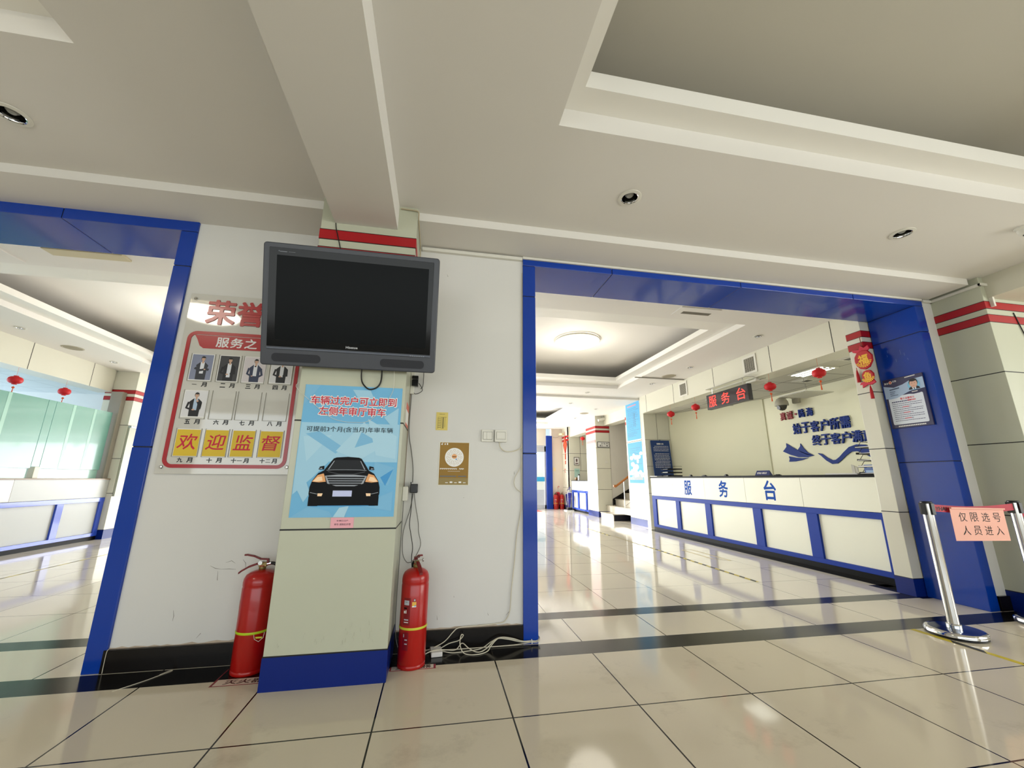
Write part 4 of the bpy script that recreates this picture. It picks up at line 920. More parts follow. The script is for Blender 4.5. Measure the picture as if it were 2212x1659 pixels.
def letter_tray(label, x, y, ang, z, n, w=.24, d=.33, paper=True, h=.075):
    f = rotz(ang, x, y, z); t = thing('letter_tray', label, 'letter tray', f)
    wm = bpy.data.materials.get('tray_wire') or mat('tray_wire', '1c1c1e', .4, metal=.5)
    for k in range(n):
        zz = .004 + k * h
        MB(f).box(-w / 2, w / 2, -d / 2, d / 2, zz, zz + .003).box(-w / 2, -w / 2 + .003, -d / 2, d / 2, zz, zz + .022).box(w / 2 - .003, w / 2, -d / 2, d / 2, zz, zz + .022).build('shelf', wm, t, smooth=False)
        r = MB(f); r.tube([(-w / 2, -d / 2, zz + .004), (w / 2, -d / 2, zz + .004), (w / 2, d / 2, zz + .02), (-w / 2, d / 2, zz + .02), (-w / 2, -d / 2, zz + .004)], .003, smooth=False)
        for sx in (-1, 1):
            r.tube([(sx * w / 2, -d / 2 + .03, zz), (sx * w / 2, -d / 2 + .10, zz + h), (sx * w / 2, d / 2, zz + h)], .0028, smooth=False)
        r.build('wire_frame', wm, t)
        if paper:
            a = random.uniform(-.04, .04); MB(f).box(-w / 2 + .01, w / 2 - .012, -d / 2 + .01 + a, d / 2 - .02 + a, zz + .004, zz + .012 + .006 * (k % 2)).build('paper_stack', PAPER, t, smooth=False)
    return t
CT = 1.1012
letter_tray('black wire letter tray stack at the far counter end by the notice board', 6.24, 5.72, math.radians(-90), CT, 3, h=.068)
letter_tray('tall wire letter tray stack with papers at the near counter end', 6.27, 1.66, math.radians(-88), CT, 5, h=.072)
bk = thing('brochure', 'blue brochure standing inside the near letter tray stack', 'brochure', F_mx(6.145, 1.75, CT))
MB(ROOT[bk.name]).box(.0, .16, .005, .105, -.012, 0).build('cover', mat('brochure_blue', '3c63b4', .35, var=.2), bk, smooth=False); MB(ROOT[bk.name]).box(.015, .145, .02, .045, 0, .001).box(.03, .08, .07, .08, 0, .001).build('print', mat('brochure_print', '9fc1e6', .4), bk, smooth=False)
tag(MB(rotz(.1, 6.22, 2.02, CT)).box(-.13, .13, -.20, .16, 0, .010).box(-.12, .125, -.18, .17, .010, .016).build('paper_stack', PAPER, smooth=False, bevel=.001), 'low stack of white papers lying beside the near letter trays', 'papers')
tag(MB(fr((6.17, 1.905, CT), (.3, -.95, 0), (0, 0, 1))).prism([(0, 0), (.03, 0), (.03, .10), (.0, .115)], 0, .012).prism([(.035, 0), (.06, 0), (.058, .08), (.037, .095)], 0, .01).build('paper_cup_stack', mat('cup_white', 'dedcd2', .5)), 'two small white upright cards beside the near letter trays', 'cards')
npl = thing('name_plate', 'dark blue triangular name plate standing on the counter top', 'name plate', F_mx(6.13, 3.345, CT)); f = ROOT[npl.name]
MB(f).add([(0, 0, 0), (.27, 0, 0), (.255, .072, -.03), (.015, .072, -.03), (0, 0, -.06), (.27, 0, -.06)], [(0, 1, 2, 3), (5, 4, 3, 2), (0, 3, 4), (1, 5, 2), (0, 4, 5, 1)]).build('plate', mat('plate_navy', '1c2c66', .3), npl, smooth=False)
m = MB(f @ Matrix.Rotation(-math.atan2(.03, .072), 4, 'X')); m.text('咨询台 请出示', .035, .022, .215, .052, .0015, bold=.02); m.build('lettering', PWH, npl, smooth=False)
for nm, lab, y, w, h in (('stamp', 'small black stamp on the counter near the blue characters 服', 5.02, .05, .03), ('stapler', 'black stapler lying on the counter between 服 and 务', 4.62, .10, .02), ('pen_holder', 'black pen holder stub on the counter above 务', 4.05, .05, .028), ('calculator', 'small dark calculator beside the name plate', 3.0, .09, .016)):
    t = thing(nm, lab, 'stationery', loc=(6.2, y, CT)); f = ROOT[t.name]
    MB(f).box(-.025, .025, -w / 2, w / 2, .001, h * .5).build('base', BLKP, t, bevel=.003); MB(f).box(-.018, .018, -w / 3, w / 4, h * .5, h).build('top', BLKP, t, bevel=.003)
# blue notice board standing behind the counter
nb = thing('notice_board', 'dark blue notice board with white lines of text standing against the tiled office wall', 'board', fr((6.20, 6.33, 1.12), (1, -.04, 0), (0, .10, 1))); f = ROOT[nb.name]
NBL = mat('notice_blue', '12356f', .35, var=.05)
MB(f).box(0, .46, 0, .80, -.012, 0).build('panel', NBL, nb, smooth=False, bevel=.002)
m = MB(f).text('温馨公告', .14, .705, .31, .735, .001, bold=.03)
random.seed(5)
for k in range(15):
    z = .66 - k * .034
    if k in (4,): continue
    x = .05 + (.03 if k % 5 == 0 else 0)
    while x < .41:
        w = random.uniform(.012, .05); m.rect(x, z, min(x + w, .42), z + .008, .001); x += w + .008
m.build('lettering', PWH, nb, smooth=False)
MB(f).cyl(.008, 0, .01, 10, 0, Matrix.Translation((.23, .805, 0))).build('hook', BLKP, nb)

# ================================================================= BULKHEAD FITTINGS
def grille(label, y0, y1, z0, z1):
    f = F_mx(6.05, y1, z0); w = y1 - y0; h = z1 - z0; t = thing('air_grille', label, 'air vent', f, group='air grilles')
    m = MB(f); b = .035
    m.box(0, w, 0, b, 0, .012).box(0, w, h - b, h, 0, .012).box(0, b, b, h - b, 0, .012).box(w - b, w, b, h - b, 0, .012); m.build('frame', WHTP, t, smooth=False, bevel=.002)
    MB(f).box(b, w - b, b, h - b, .0005, .0015).build('duct_shadow', BLKP, t, smooth=False)
    m = MB(f); n = 13
    for k in range(n): z = b + (h - 2 * b) * (k + .5) / n; m.box(b, w - b, z - .0028, z + .0028, .002, .010)
    for k in range(1, 5): x = b + (w - 2 * b) * k / 5; m.box(x - .0025, x + .0025, b, h - b, .003, .0095)
    m.build('louvre', mat('louvre_grey', 'a9a595', .4) if 'louvre_grey' not in bpy.data.materials else bpy.data.materials['louvre_grey'], t, smooth=False)
    s = MB(f); 
    for k in range(2): s.tube([(w * .45 + k * .03, .03, .012), (w * .45 + k * .034, -.02, .014), (w * .45 + k * .03, -.06, .012)], .0012)
    s.build('ribbon', WHTP, t)
grille('white louvred air grille in the bulkhead, nearer one above the red LED sign', 2.925, 3.195, 2.61, 2.895)
grille('white louvred air grille in the bulkhead, farther one left of the red LED sign', 4.64, 4.90, 2.605, 2.89)
f = F_mx(5.90, 3.945, 2.185); f = fr((5.905, 3.94, 2.19), (0, -1, 0), (0, 0, 1))
t = thing('led_sign', 'black LED sign with glowing red characters 服务台 hanging from the bulkhead', 'sign', f)
MB(f).box(0, .94, 0, .25, -.07, 0).build('housing', BLKP, t, smooth=False, bevel=.004)
MB(f).box(.015, .925, .015, .235, 0, .0015).build('screen', mat('led_screen', '241a22', .15, var=.2, scale=4, coat=.4), t, smooth=False)
LED = mat('led_red', 'ff2a20', .5, emit=2.2, var=0)
m = MB(f).text('服', .06, .035, .245, .215, .003).text('务', .36, .035, .55, .215, .003).text('台', .70, .035, .885, .215, .003); m.build('lettering', LED, t, smooth=False)
MB(f).tube([(.12, .25, -.035), (.12, .35, -.035)], .006, smooth=False).tube([(.82, .25, -.035), (.82, .35, -.035)], .006, smooth=False).box(.0, .94, .35, .36, -.20, .0).build('hanger', STEEL, t)
t = thing('wireless_router', 'white flat access point on the bulkhead edge right of the LED sign', 'access point', loc=(6.09, 3.02, 2.46)); f = ROOT[t.name]
MB(f).box(-.10, .12, -.10, .11, .0, .035).build('body', WHTP, t, bevel=.012); MB(f).box(-.02, .04, -.02, .02, .034, .068).build('mount', WHTP, t, smooth=False); MB(f).tube([(-.03, -.09, .02), (-.06, -.16, .02), (-.04, -.22, .015)], .003).build('cable', BC, t)

LRED = mat('lantern_red', 'c80f1a', .55, var=.12, scale=20); LGO = mat('lantern_gold', 'e0602a', .5, var=.1)
def lantern_proto():
    f = Matrix.Translation((0, 0, 0)); t = thing('red_lantern', 'x', 'lantern', f, group='small red lanterns')
    m = MB(f); n = 24; prof = []
    for k in range(13):
        a = -math.pi / 2 + math.pi * k / 12; prof.append((max(.012, .072 * max(0, math.cos(a)) ** .55), .050 * math.sin(a)))
    vs = []; fs = []
    for (r, z) in prof:
        for i in range(n):
            a = 2 * math.pi * i / n; rr = r * (1 + (.05 if i % 2 else -.03)); vs.append((rr * math.cos(a), rr * math.sin(a), z))
    for k in range(len(prof) - 1):
        for i in range(n): j = (i + 1) % n; fs.append((k * n + i, k * n + j, (k + 1) * n + j, (k + 1) * n + i))
    m.add(vs, fs); m.build('lantern_body', LRED, t, angle=80)
    MB(f).cyl(.026, .048, .062, 18).cyl(.026, -.062, -.048, 18).build('collar', LRED, t)
    MB(f).tube([(0, 0, .06), (0, 0, .19)], .0012, smooth=False).build('string', LGO, t)
    MB(f).tube([(0, 0, -.06), (0, 0, -.095)], .001, smooth=False).lathe([(.004, -.122), (.016, -.112), (.016, -.102), (.004, -.092)], 12).build('bead', LGO, t)
    MB(f).lathe([(.009, -.215), (.006, -.17), (.004, -.122)], 10).build('tassel', LGO, t)
    return t
lp = lantern_proto(); used = False
for x, y, z, lab in ((6.06, 2.0, 2.34, 'red lantern hanging nearest the fish-hung pillar, right of the four over the counter'), (6.06, 2.76, 2.34, 'red lantern hanging just right of the LED sign'), (6.06, 4.47, 2.34, 'red lantern hanging just left of the LED sign'), (6.06, 5.28, 2.34, 'red lantern hanging above the blue notice board'),
                     (6.06, 10.4, 2.34, 'far red lantern hanging left of the stairs beyond the pillars'), (-4.47, 4.57, 2.345, 'red lantern hanging above the left counter at the photo edge'), (-4.47, 5.34, 2.345, 'red lantern hanging above the left counter, nearer the blue surround')):
    f = Matrix.Translation((x, y, z)) @ Matrix.Rotation(y * 1.7, 4, 'Z')
    if not used: lp.matrix_world = f; ROOT[lp.name] = f; lp['label'] = lab; used = True
    else: dup(lp, f, lab)

tag(MB().box(5.02, 6.04, 4.70, 4.73, HZ - .016, HZ - .0005).build('ceiling_conduit', mat('conduit_grey', '8d897f', .5), smooth=False, bevel=.002), 'thin grey conduit strip across the hall ceiling beside the round speaker', 'conduit')

# ================================================================= OFFICE CEILING AND WALL
OCZ = 2.54
def troffer(label, x0, x1, y0, y1, z, em):
    t = thing('ceiling_light', label, 'ceiling light', loc=((x0 + x1) / 2, (y0 + y1) / 2, z)); 
    MB().box(x0, x1, y0, y1, z - .012, z - .001).build('frame', WHTP, t, smooth=False)
    g = MB(); n = 3
    for k in range(n):
        a = x0 + .02 + (x1 - x0 - .04) * k / n; b = x0 + .02 + (x1 - x0 - .04) * (k + 1) / n; g.box(a + .03, b - .03, y0 + .03, y1 - .03, z - .016, z - .0125)
    g.build('tube', em, t, smooth=False)
    g = MB()
    for k in range(7): y = y0 + .04 + (y1 - y0 - .08) * k / 6; g.box(x0 + .02, x1 - .02, y - .002, y + .002, z - .026, z - .012)
    g.build('louvre', CHROME, t, smooth=False)
TUBE = mat('tube_light', 'fdfff4', .4, emit=7, var=0)
troffer('lit louvred light panel in the office ceiling nearest the bulkhead', 6.42, 6.74, 2.28, 2.80, OCZ, TUBE)
troffer('lit louvred light panel in the office ceiling, farther one hidden by the bulkhead', 6.45, 6.85, 4.20, 4.70, OCZ, TUBE)
troffer('lit louvred light panel in the office ceiling behind the near pillar', 6.75, 7.35, 1.42, 1.98, OCZ, TUBE)
def diffuser(label, x, y, s):
    t = thing('air_diffuser', label, 'air vent', loc=(x, y, OCZ)); m = MB()
    for k, q in enumerate((s, s * .75, s * .5)): m.box(x - q, x + q, y - q, y + q, OCZ - .006 * (k + 1), OCZ - .006 * k - .0005)
    m.build('cone', WHTP, t, smooth=False); MB().box(x - s * .35, x + s * .35, y - s * .35, y + s * .35, OCZ - .021, OCZ - .0185).build('core', BLKP, t, smooth=False)
diffuser('square air diffuser in the office ceiling, second row back', 6.95, 2.98, .14)
diffuser('square white air diffuser close behind the bulkhead near the pillar', 6.46, 1.92, .11)
t = thing('hanging_panel', 'thin ribbed white panel hanging under the office ceiling above the wall slogan', 'panel', loc=(6.95, 3.05, 2.32))
MB().box(6.72, 7.22, 2.82, 3.30, 2.325, 2.338).build('panel', WHTP, t, smooth=False)
g = MB(); 
for k in range(12): g.box(6.73, 7.21, 2.84 + k * .038, 2.85 + k * .038, 2.318, 2.326)
g.build('rib', WHTP, t, smooth=False); MB().tube([(6.8, 2.9, 2.338), (6.8, 2.9, OCZ)], .003, smooth=False).tube([(7.15, 3.2, 2.338), (7.15, 3.2, OCZ)], .003, smooth=False).build('wire', STEEL, t)
# dome camera on a wall arm, small box camera
t = thing('dome_camera', 'white dome security camera on a wall arm above the slogan', 'camera', loc=(7.28, 3.83, 2.30)); f = ROOT[t.name]
CW = mat('camera_grey_white', 'b5b1a3', .35)
MB(f).lathe([(.105, 0), (.106, .02), (.098, .07), (.07, .12), (.03, .145), (0, .148)], 32).build('hood', CW, t, angle=60)
MB(f).lathe([(0, -.088), (.035, -.08), (.062, -.055), (.078, -.01), (.080, .0)], 28).build('eyeball', mat('camera_dark', '55544e', .15, metal=.3), t, angle=70)
MB(f).cyl(.034, .0, .02, 20, 0, Matrix.Translation((-.055, .0, -.035)) @ Matrix.Rotation(math.radians(-100), 4, 'Y')).build('lens', BLKP, t)
MB(f).tube([(0, -.02, .12), (.06, -.10, .14), (.20, -.13, .10)], .022, 10).box(.15, .20, -.19, -.07, .03, .17).build('arm', CW, t)
t = thing('box_camera', 'small white camera at the corner of the office ceiling', 'camera', loc=(7.05, 4.75, 2.50)); f = ROOT[t.name]
MB(f).box(-.05, .02, -.03, .03, -.05, .0).box(-.02, .03, -.02, .02, 0, .04).build('body', WHTP, t, bevel=.006); MB(f).cyl(.018, 0, .01, 14, 0, Matrix.Translation((-.05, 0, -.026)) @ Matrix.Rotation(-math.pi / 2, 4, 'Y')).build('lens', BLKP, t)
# slogan: separate raised characters on the office wall
NVY = mat('navy_acrylic', '0c2f80', .5, var=.05, spec=.2); CRM = mat('crimson_acrylic', '8c0f1c', .25)
def wallchar(ch, ya, yb, z0, z1, m, row, bold, od):
    f = F_mx(7.478, ya, z0); o = MB(f).text(ch, 0, 0, ya - yb, z1 - z0, .0, bold=bold, depth=.012)
    tag(o.build('wall_character', m, smooth=False), '%s raised %s character %s of the %s' % (od, 'crimson' if m is CRM else 'navy blue', ch, row), 'wall lettering', 'slogan characters on the office wall')
ORD = ('first', 'second', 'third', 'fourth', 'fifth', 'sixth')
for ch, a, b, m, od in (('真', 4.075, 3.975, CRM, 'first'), ('诚', 3.94, 3.83, CRM, 'second'), ('陆', 3.70, 3.60, NVY, 'third'), ('海', 3.555, 3.445, NVY, 'fourth')): wallchar(ch, a, b, 2.08, 2.215, m, 'small top slogan line', .03, od)
tag(MB(F_mx(7.478, 3.77, 2.15)).cyl(.018, 0, .012, 16).build('wall_dot', CRM), 'crimson round dot in the middle of the small top slogan line', 'wall lettering')
for k, ch in enumerate('始于客户所需'): a = 3.855 - k * .168; wallchar(ch, a, a - .142, 1.812, 1.985, NVY, 'middle slogan line', .028, ORD[k])
for k, ch in enumerate('终于客户满意'): a = 3.53 - k * .162; wallchar(ch, a, a - .142, 1.588, 1.752, NVY, 'lower slogan line', .028, ORD[k])
f = F_mx(7.478, 0, 0)
def wl3(pts): return [(-y, z) for y, z in pts]
w1 = wl3([(4.05, 1.672), (4.055, 1.61), (4.14, 1.535), (4.0, 1.47), (3.84, 1.42), (3.68, 1.41), (3.55, 1.435), (3.70, 1.475), (3.86, 1.55)])
w2 = wl3([(3.77, 1.645), (3.78, 1.60), (3.835, 1.545), (3.78, 1.50), (3.68, 1.455), (3.57, 1.44), (3.66, 1.49), (3.72, 1.56)])
w3 = wl3([(4.035, 1.445), (4.025, 1.40), (4.045, 1.352), (3.92, 1.352), (3.78, 1.37), (3.66, 1.40), (3.78, 1.40), (3.90, 1.415)])
def ccw(p): return p if sum(p[i][0] * p[(i + 1) % len(p)][1] - p[(i + 1) % len(p)][0] * p[i][1] for i in range(len(p))) > 0 else p[::-1]
lg = thing('wall_emblem', 'navy blue three-feather wing emblem on the office wall under the slogan', 'emblem', f @ Matrix.Translation((-3.85, 1.35, 0)))
for p in (w1, w2, w3): MB(f).prism(ccw(p), 0, .012).build('feather', NVY, lg, smooth=False)
wave_c = [(3.475, 1.462), (3.42, 1.435), (3.34, 1.362), (3.26, 1.315), (3.19, 1.32), (3.12, 1.365), (3.04, 1.43), (2.95, 1.49), (2.85, 1.505), (2.75, 1.48), (2.66, 1.43), (2.55, 1.40)]
m = MB(f).strip([(-y, z) for y, z in wave_c], [.008, .035, .05, .06, .06, .055, .06, .075, .10, .13, .14, .10], 0, .012)
tag(m.build('wall_wave', NVY), 'navy blue wave ribbon on the office wall, its right end behind the letter trays', 'emblem')

# ================================================================= NEAR PILLAR ORNAMENTS AND CONTACT POSTER
OG = mat('ornament_gold', 'e8b32c', .4, var=.1); OR_ = mat('ornament_red', 'b10f1c', .5, var=.15, scale=15); OP = mat('ornament_pink', 'c41d3a', .5, var=.15)
def fish(label, y, z, s, up, ch):
    f = fr((5.776, y, z), (0, -1, 0), (0, 0, 1)) ; t = thing('fish_ornament', label, 'ornament', f)
    body = [(-.085, .0), (-.08, .045), (-.05, .085), (.0, .098), (.05, .085), (.085, .03), (.082, -.03), (.045, -.085), (.0, -.10), (-.045, -.085), (-.075, -.045)]
    tail = [(-.04, .075), (-.09, .10), (-.10, .125), (-.03, .115), (-.01, .15), (.02, .12), (.06, .135), (.07, .10), (.04, .075)]
    if not up: body = [(x * .8, y_ * .8) for x, y_ in body]; tail = [(-.03, -.05), (-.10, -.06), (-.115, -.085), (-.085, -.09), (-.09, -.13), (-.03, -.10), (.02, -.11), (.07, -.09), (.05, -.04)]
    q = lambda p: ccw([(x * s, y_ * s) for x, y_ in p])
    MB(f).prism(q(body), .001, .022).build('body', OR_, t, bevel=.006)
    MB(f).prism(q(tail), .001, .014).build('tail', OP, t, bevel=.002)
    MB(f).text(ch, -.045 * s, -.045 * s, .045 * s, .05 * s, .0225, bold=.04).build('lettering', OG, t, smooth=False)
    w = MB(f)
    for k, r in enumerate((.074, .060)): w.strip([(x * s, y_ * s) for x, y_ in ell(0, 0, r, r * .95, 26, 200, 345)], [.003 + .005 * (i % 3) for i in range(27)], .022, .0235)
    w.build('scale_trim', OG, t, smooth=False)
    MB(f).tube([(0, .10 * s, .01), (0, .26 if up else .14 * s, .006)], .0035, smooth=False).build('cord', mat('cord_brown', '8a4a3a', .6) if 'cord_brown' not in bpy.data.materials else bpy.data.materials['cord_brown'], t)
    tx = -.085 if up else .0; tz = -.06 if up else -.09
    MB(f).tube([(tx * s, tz * s, .012), (tx * s, (tz - .03) * s, .012)], .003, smooth=False).lathe([(.016, -.14), (.013, -.06), (.006, -.012), (0, 0)], 14, 0, Matrix.Translation((tx * s, tz * s - .02, .014)) @ Matrix.Rotation(-math.pi / 2, 4, 'X') @ Matrix.Rotation(math.pi / 2, 4, 'X') @ Matrix.Rotation(-math.pi / 2, 4, 'X')).build('tassel', OR_, t)
    return t
fish('red and gold fish ornament with the character 福, upper one on the near pillar', 1.232, 2.265, 1.05, True, '福')
fish('smaller red fish ornament with long tassel, lower one on near pillar', 1.222, 2.085, .85, False, '鱼')
f = fr((5.888, 1.183, 1.535), (0, -1, 0), (0, 0, 1)); CPN = mat('contact_navy', '2c2b55', .3, coat=.3); CPL = mat('contact_pale_blue', 'a9bfdc', .35); CPW = mat('contact_white', 'dfe5f0', .35); INKB = mat('contact_ink', '27345c', .5)
t = thing('contact_poster', 'navy and white police contact poster with an officer portrait on the blue surround', 'poster', f)
MB(f).box(0, .346, 0, .495, .0005, .016).build('acrylic_case', CPN, t, smooth=False, bevel=.002)
m = MB(f); m.poly([(.0, .30), (.09, .29), (.20, .34), (.346, .352), (.346, .458), (.25, .452), (.17, .418), (.09, .402), (0, .43)], .0165, 0); m.poly(rrect(.022, .035, .320, .315, .012), .0168, 1)
m.poly([(.022, .29), (.10, .295), (.20, .335), (.24, .348), (.022, .348)], .0170, 0); m.poly([(.195, .318), (.245, .308), (.30, .312), (.332, .332), (.30, .348), (.235, .345)], .0173, 2); m.build('print_blocks', [CPL, CPW, CPN], t, smooth=False)
m = MB(f).poly(ell(.262, .395, .052, .050, 26), .0172, 0).poly([(.215, .352), (.310, .352), (.302, .372), (.28, .382), (.245, .382), (.222, .372)], .0176, 1).poly([(.248, .352), (.276, .352), (.281, .383), (.243, .383)], .0179, 2).poly([(.258, .352), (.266, .352), (.265, .374), (.259, .374)], .0182, 1)
m.poly(ell(.262, .416, .036, .040, 22), .0182, 3).poly(ell(.262, .406, .032, .038, 22), .0185, 4).poly(ell(.262, .441, .030, .014, 18), .0188, 3)
m.rect(.247, .410, .256, .413, .0189, 3).rect(.268, .410, .277, .413, .0189, 3).rect(.254, .384, .270, .387, .0189, 5); m.build('portrait', [mat('cyan_disc', '7cc3e6', .4), mat('officer_suit', '1c1e26', .5), SHIRT, HR, mat('officer_skin', 'ddb09a', .5), mat('lip', 'b86f66', .5)], t, smooth=False)
m = MB(f).text('昌吉', .014, .445, .050, .464, .0168, 0, bold=.02).text('公安', .088, .455, .124, .474, .0168, 0, bold=.02).poly(ell(.069, .458, .016, .017, 6), .0168, 1).poly(ell(.069, .458, .007, .009, 12), .0171, 2)
for k in range(10): m.rect(.20 + k * .009, .476 + k * .0006, .207 + k * .009, .485 + k * .0006, .0168, 0)
for k in range(7): m.rect(.235 + k * .007, .327, .240 + k * .007, .335, .0177, 0)
for k in range(8): m.rect(.05 + k * .011, .378 + .001 * k, .059 + k * .011, .390 + .001 * k, .0172, 3)
for r, (z, n) in enumerate(((.358, 5), (.340, 4), (.322, 7))):
    for k in range(n): m.rect(.048 + k * .010, z, .056 + k * .010, z + .006, .0172, 3)
m.text('警方温馨提示', .125, .272, .245, .292, .0172, 4, bold=.02)
random.seed(11)
for r in range(11):
    z = .252 - r * .0185; x = .045; hd = r in (0, 3, 6, 9)
    while x < (.20 if hd else .295):
        w = random.uniform(.008, .02); m.rect(x, z, x + w, z + (.010 if hd and r == 0 else .005), .0172, 5); x += w + .0025
    if hd: 
        for k in range(8): m.rect(.185 + k * .0085 if r == 0 else .13 + k * .007, z, (.185 + k * .0085 if r == 0 else .13 + k * .007) + .006, z + (.012 if r == 0 else .007), .0175, 4)
for k in range(16): m.rect(.06 + k * .0145, .012, .071 + k * .0145, .023, .0168, 0)
m.build('print_lines', [PWH, mat('badge_gold', 'e8c9a0', .4), PRD, INKB, mat('alert_red', 'd03040', .5), mat('text_navy', '39426a', .5)], t, smooth=False)
sm = MB(F_mx(5.8885, 0, 0))
for (y, z, l) in ((1.09, 2.33, .03), (.98, 2.30, .05), (.95, 2.26, .03), (1.03, 2.22, .03), (.93, 2.20, .02), (1.10, 2.28, .02)): sm.strip([(-y, z), (-y + .002, z - l)], .003, 0, .0003)
struct(sm.build('trim_6', mat('glue_smear', '5a78c4', .3), smooth=False))

# ================================================================= TALL POSTER PAIR, STAIRS, FAR END
PSK = mat('poster_sky', '64aedd', .6, var=.12, scale=2, spec=.2); PCL = mat('poster_cloud', 'cfe2ee', .4, var=.15, scale=4)
def tallposter(label, y0, y1, z0, z1, mats, cloud):
    f = F_mx(6.108, y1, z0); w = y1 - y0; h = z1 - z0; t = thing('wall_poster', label, 'poster', f)
    MB(f).box(0, w, 0, h, -.001, .012).build('frame', WHTP, t, smooth=False, bevel=.002); MB(f).rect(.015, .015, w - .015, h - .015, .0125).build('sheet', mats, t, smooth=False)
    m = MB(f); random.seed(9 + cloud)
    if cloud:
        for k in range(26):
            x, z = random.uniform(.08, w - .08), random.uniform(.18, h * .72); m.poly(ell(x, z, random.uniform(.05, .10), random.uniform(.04, .07), 14), .0130 + k * .00003, 0)
        for k in range(16):
            x = .05 + k * (w - .1) / 16; m.rect(x, .09, x + .022, .09 + random.uniform(.06, .13), .0145, 3)
    else:
        for k in range(9): m.rect(.12 + k * .05, h - .10 + k * .0, .16 + k * .05, h - .07, .013, 1)
        m.rect(w * .55, h * .35, w * .555 + .01, h * .72, .013, 2); m.rect(w * .62, h * .33, w * .62 + .02, h * .70, .013, 2)
    z = h - .16
    while z > (.45 if cloud else .1):
        x = .08 if int(z * 100) % 3 else .12; lim = w - random.uniform(.06, .35)
        while x < lim:
            ww = random.uniform(.02, .09); m.rect(x, z, min(x + ww, lim), z + .008, .0148, 2); x += ww + .012
        z -= random.uniform(.028, .05)
    m.build('print', [PCL, mat('faded_red', 'd88a94', .5) if 'faded_red' not in bpy.data.materials else bpy.data.materials['faded_red'], mat('faded_ink', '587d9c', .5) if 'faded_ink' not in bpy.data.materials else bpy.data.materials['faded_ink'], mat('faded_sand', 'c4b59c', .5) if 'faded_sand' not in bpy.data.materials else bpy.data.materials['faded_sand']], t, smooth=False)
tallposter('upper sky-blue poster with small print on the pillar between counter and stairs', 6.60, 7.34, 1.96, 2.90, PSK, 0)
tallposter('lower sky-blue poster with clouds on the pillar between counter and stairs', 6.60, 7.34, .94, 1.93, PSK, 1)
# stairs
STN = mat('stair_stone', 'bdb6a8', .25, var=.1, scale=4); STB2 = mat('stair_side_shade', '1c1a18', .3)  # second tone paints the shade on the lowest step's near side
for k, (xa, lab) in enumerate(((5.93, 'lowest stone stair step at the foot of the stairs'), (6.22, 'second stone stair step'), (6.50, 'third stone stair step'), (6.78, 'fourth stone stair step'), (7.06, 'fifth stone stair step, mostly hidden'))):
    t = thing('stair_step', lab, 'stair step', loc=(xa + .2, 8.3, k * .165), group='stair steps')
    z0 = k * .165; y0 = 8.02 if k == 0 else 7.44
    MB().box(xa, 9.0, y0 + .003, 8.82 if k == 0 else 9.095, z0, z0 + .145).build('riser', STN, t, smooth=False) if k == 0 else MB().box(xa, 9.0, y0, 9.095, z0, z0 + .145).build('riser', STN, t, smooth=False)
    MB().box(xa - .02, 9.0, y0 - .003, 8.83 if k == 0 else 9.095, z0 + .145, z0 + .165).build('tread', mat('tread_stone', 'a7a090', .25, var=.1) if 'tread_stone' not in bpy.data.materials else bpy.data.materials['tread_stone'], t, smooth=False, bevel=.003)
    if k == 0: MB().box(xa + .02, 6.4, y0 - .002, y0 + .002, z0, z0 + .145).build('shaded_side', STB2, t, smooth=False)
sk = MB(F_my(0, 9.097, 0)).prism([(6.42, .17), (6.5, .17), (6.78, .33), (8.5, 1.35), (8.5, 1.62), (6.42, .50)], 0, .006); struct(sk.build('baseboard_stair', BLACKST, smooth=False))
t = thing('stair_handrail', 'brown wooden handrail on thin steel posts beside the stairs', 'handrail', loc=(6.25, 8.02, .16))
WOOD = mat('handrail_wood', 'a8672c', .35, var=.25, scale=4, stretch=(1, 8, 8))
MB().tube([(6.0, 8.03, .88), (6.03, 8.03, .86), (6.07, 8.03, .885), (6.5, 8.03, 1.17), (7.3, 8.03, 1.68)], .028, 12).lathe([(0, -.034), (.034, -.03), (.034, .03), (0, .034)], 18, 0, Matrix.Translation((6.01, 8.03, .872)) @ Matrix.Rotation(math.pi / 2, 4, 'X')).build('rail', WOOD, t)
MB().tube([(6.28, 8.045, .165), (6.28, 8.045, 1.01)], .014, smooth=False).build('post', STEEL, t); MB().tube([(6.9, 8.045, .56), (6.9, 8.045, 1.41)], .014, smooth=False).build('post', STEEL, t); MB().tube([(6.28, 8.045, .36), (6.9, 8.045, .78)], .009, smooth=False).build('cross_bar', STEEL, t)
# sign and switch on the stair pillar
f = F_my(6.02, 9.095, 1.955); t = thing('direction_sign', 'small white sign with dark frame reading 卫生间请上二楼 on the stair pillar', 'sign', f)
MB(f).box(0, .375, 0, .165, 0, .012).build('frame', mat('sign_frame', '30323c', .35), t, smooth=False); MB(f).box(.015, .360, .015, .150, .012, .0135).build('sheet', PAPER, t, smooth=False)
MB(f).text('卫生间', .10, .092, .33, .138, .014, bold=.02).text('请上二楼', .06, .028, .33, .076, .014, bold=.02).build('lettering', PBK, t, smooth=False)
t = thing('light_switch', 'single light switch on the near face of the stair pillar', 'switch', F_my(6.24, 9.095, 1.50)); MB(ROOT[t.name]).box(0, .08, 0, .08, 0, .01).build('plate', WHTP, t, bevel=.002); MB(ROOT[t.name]).box(.015, .065, .015, .065, .01, .013).build('rocker', WHTP, t, smooth=False)
f = F_mx(5.978, 9.80, 1.06); t = thing('banner_poster', 'pale pink washed-out hanging banner on the side of the stair pillar', 'banner', f)
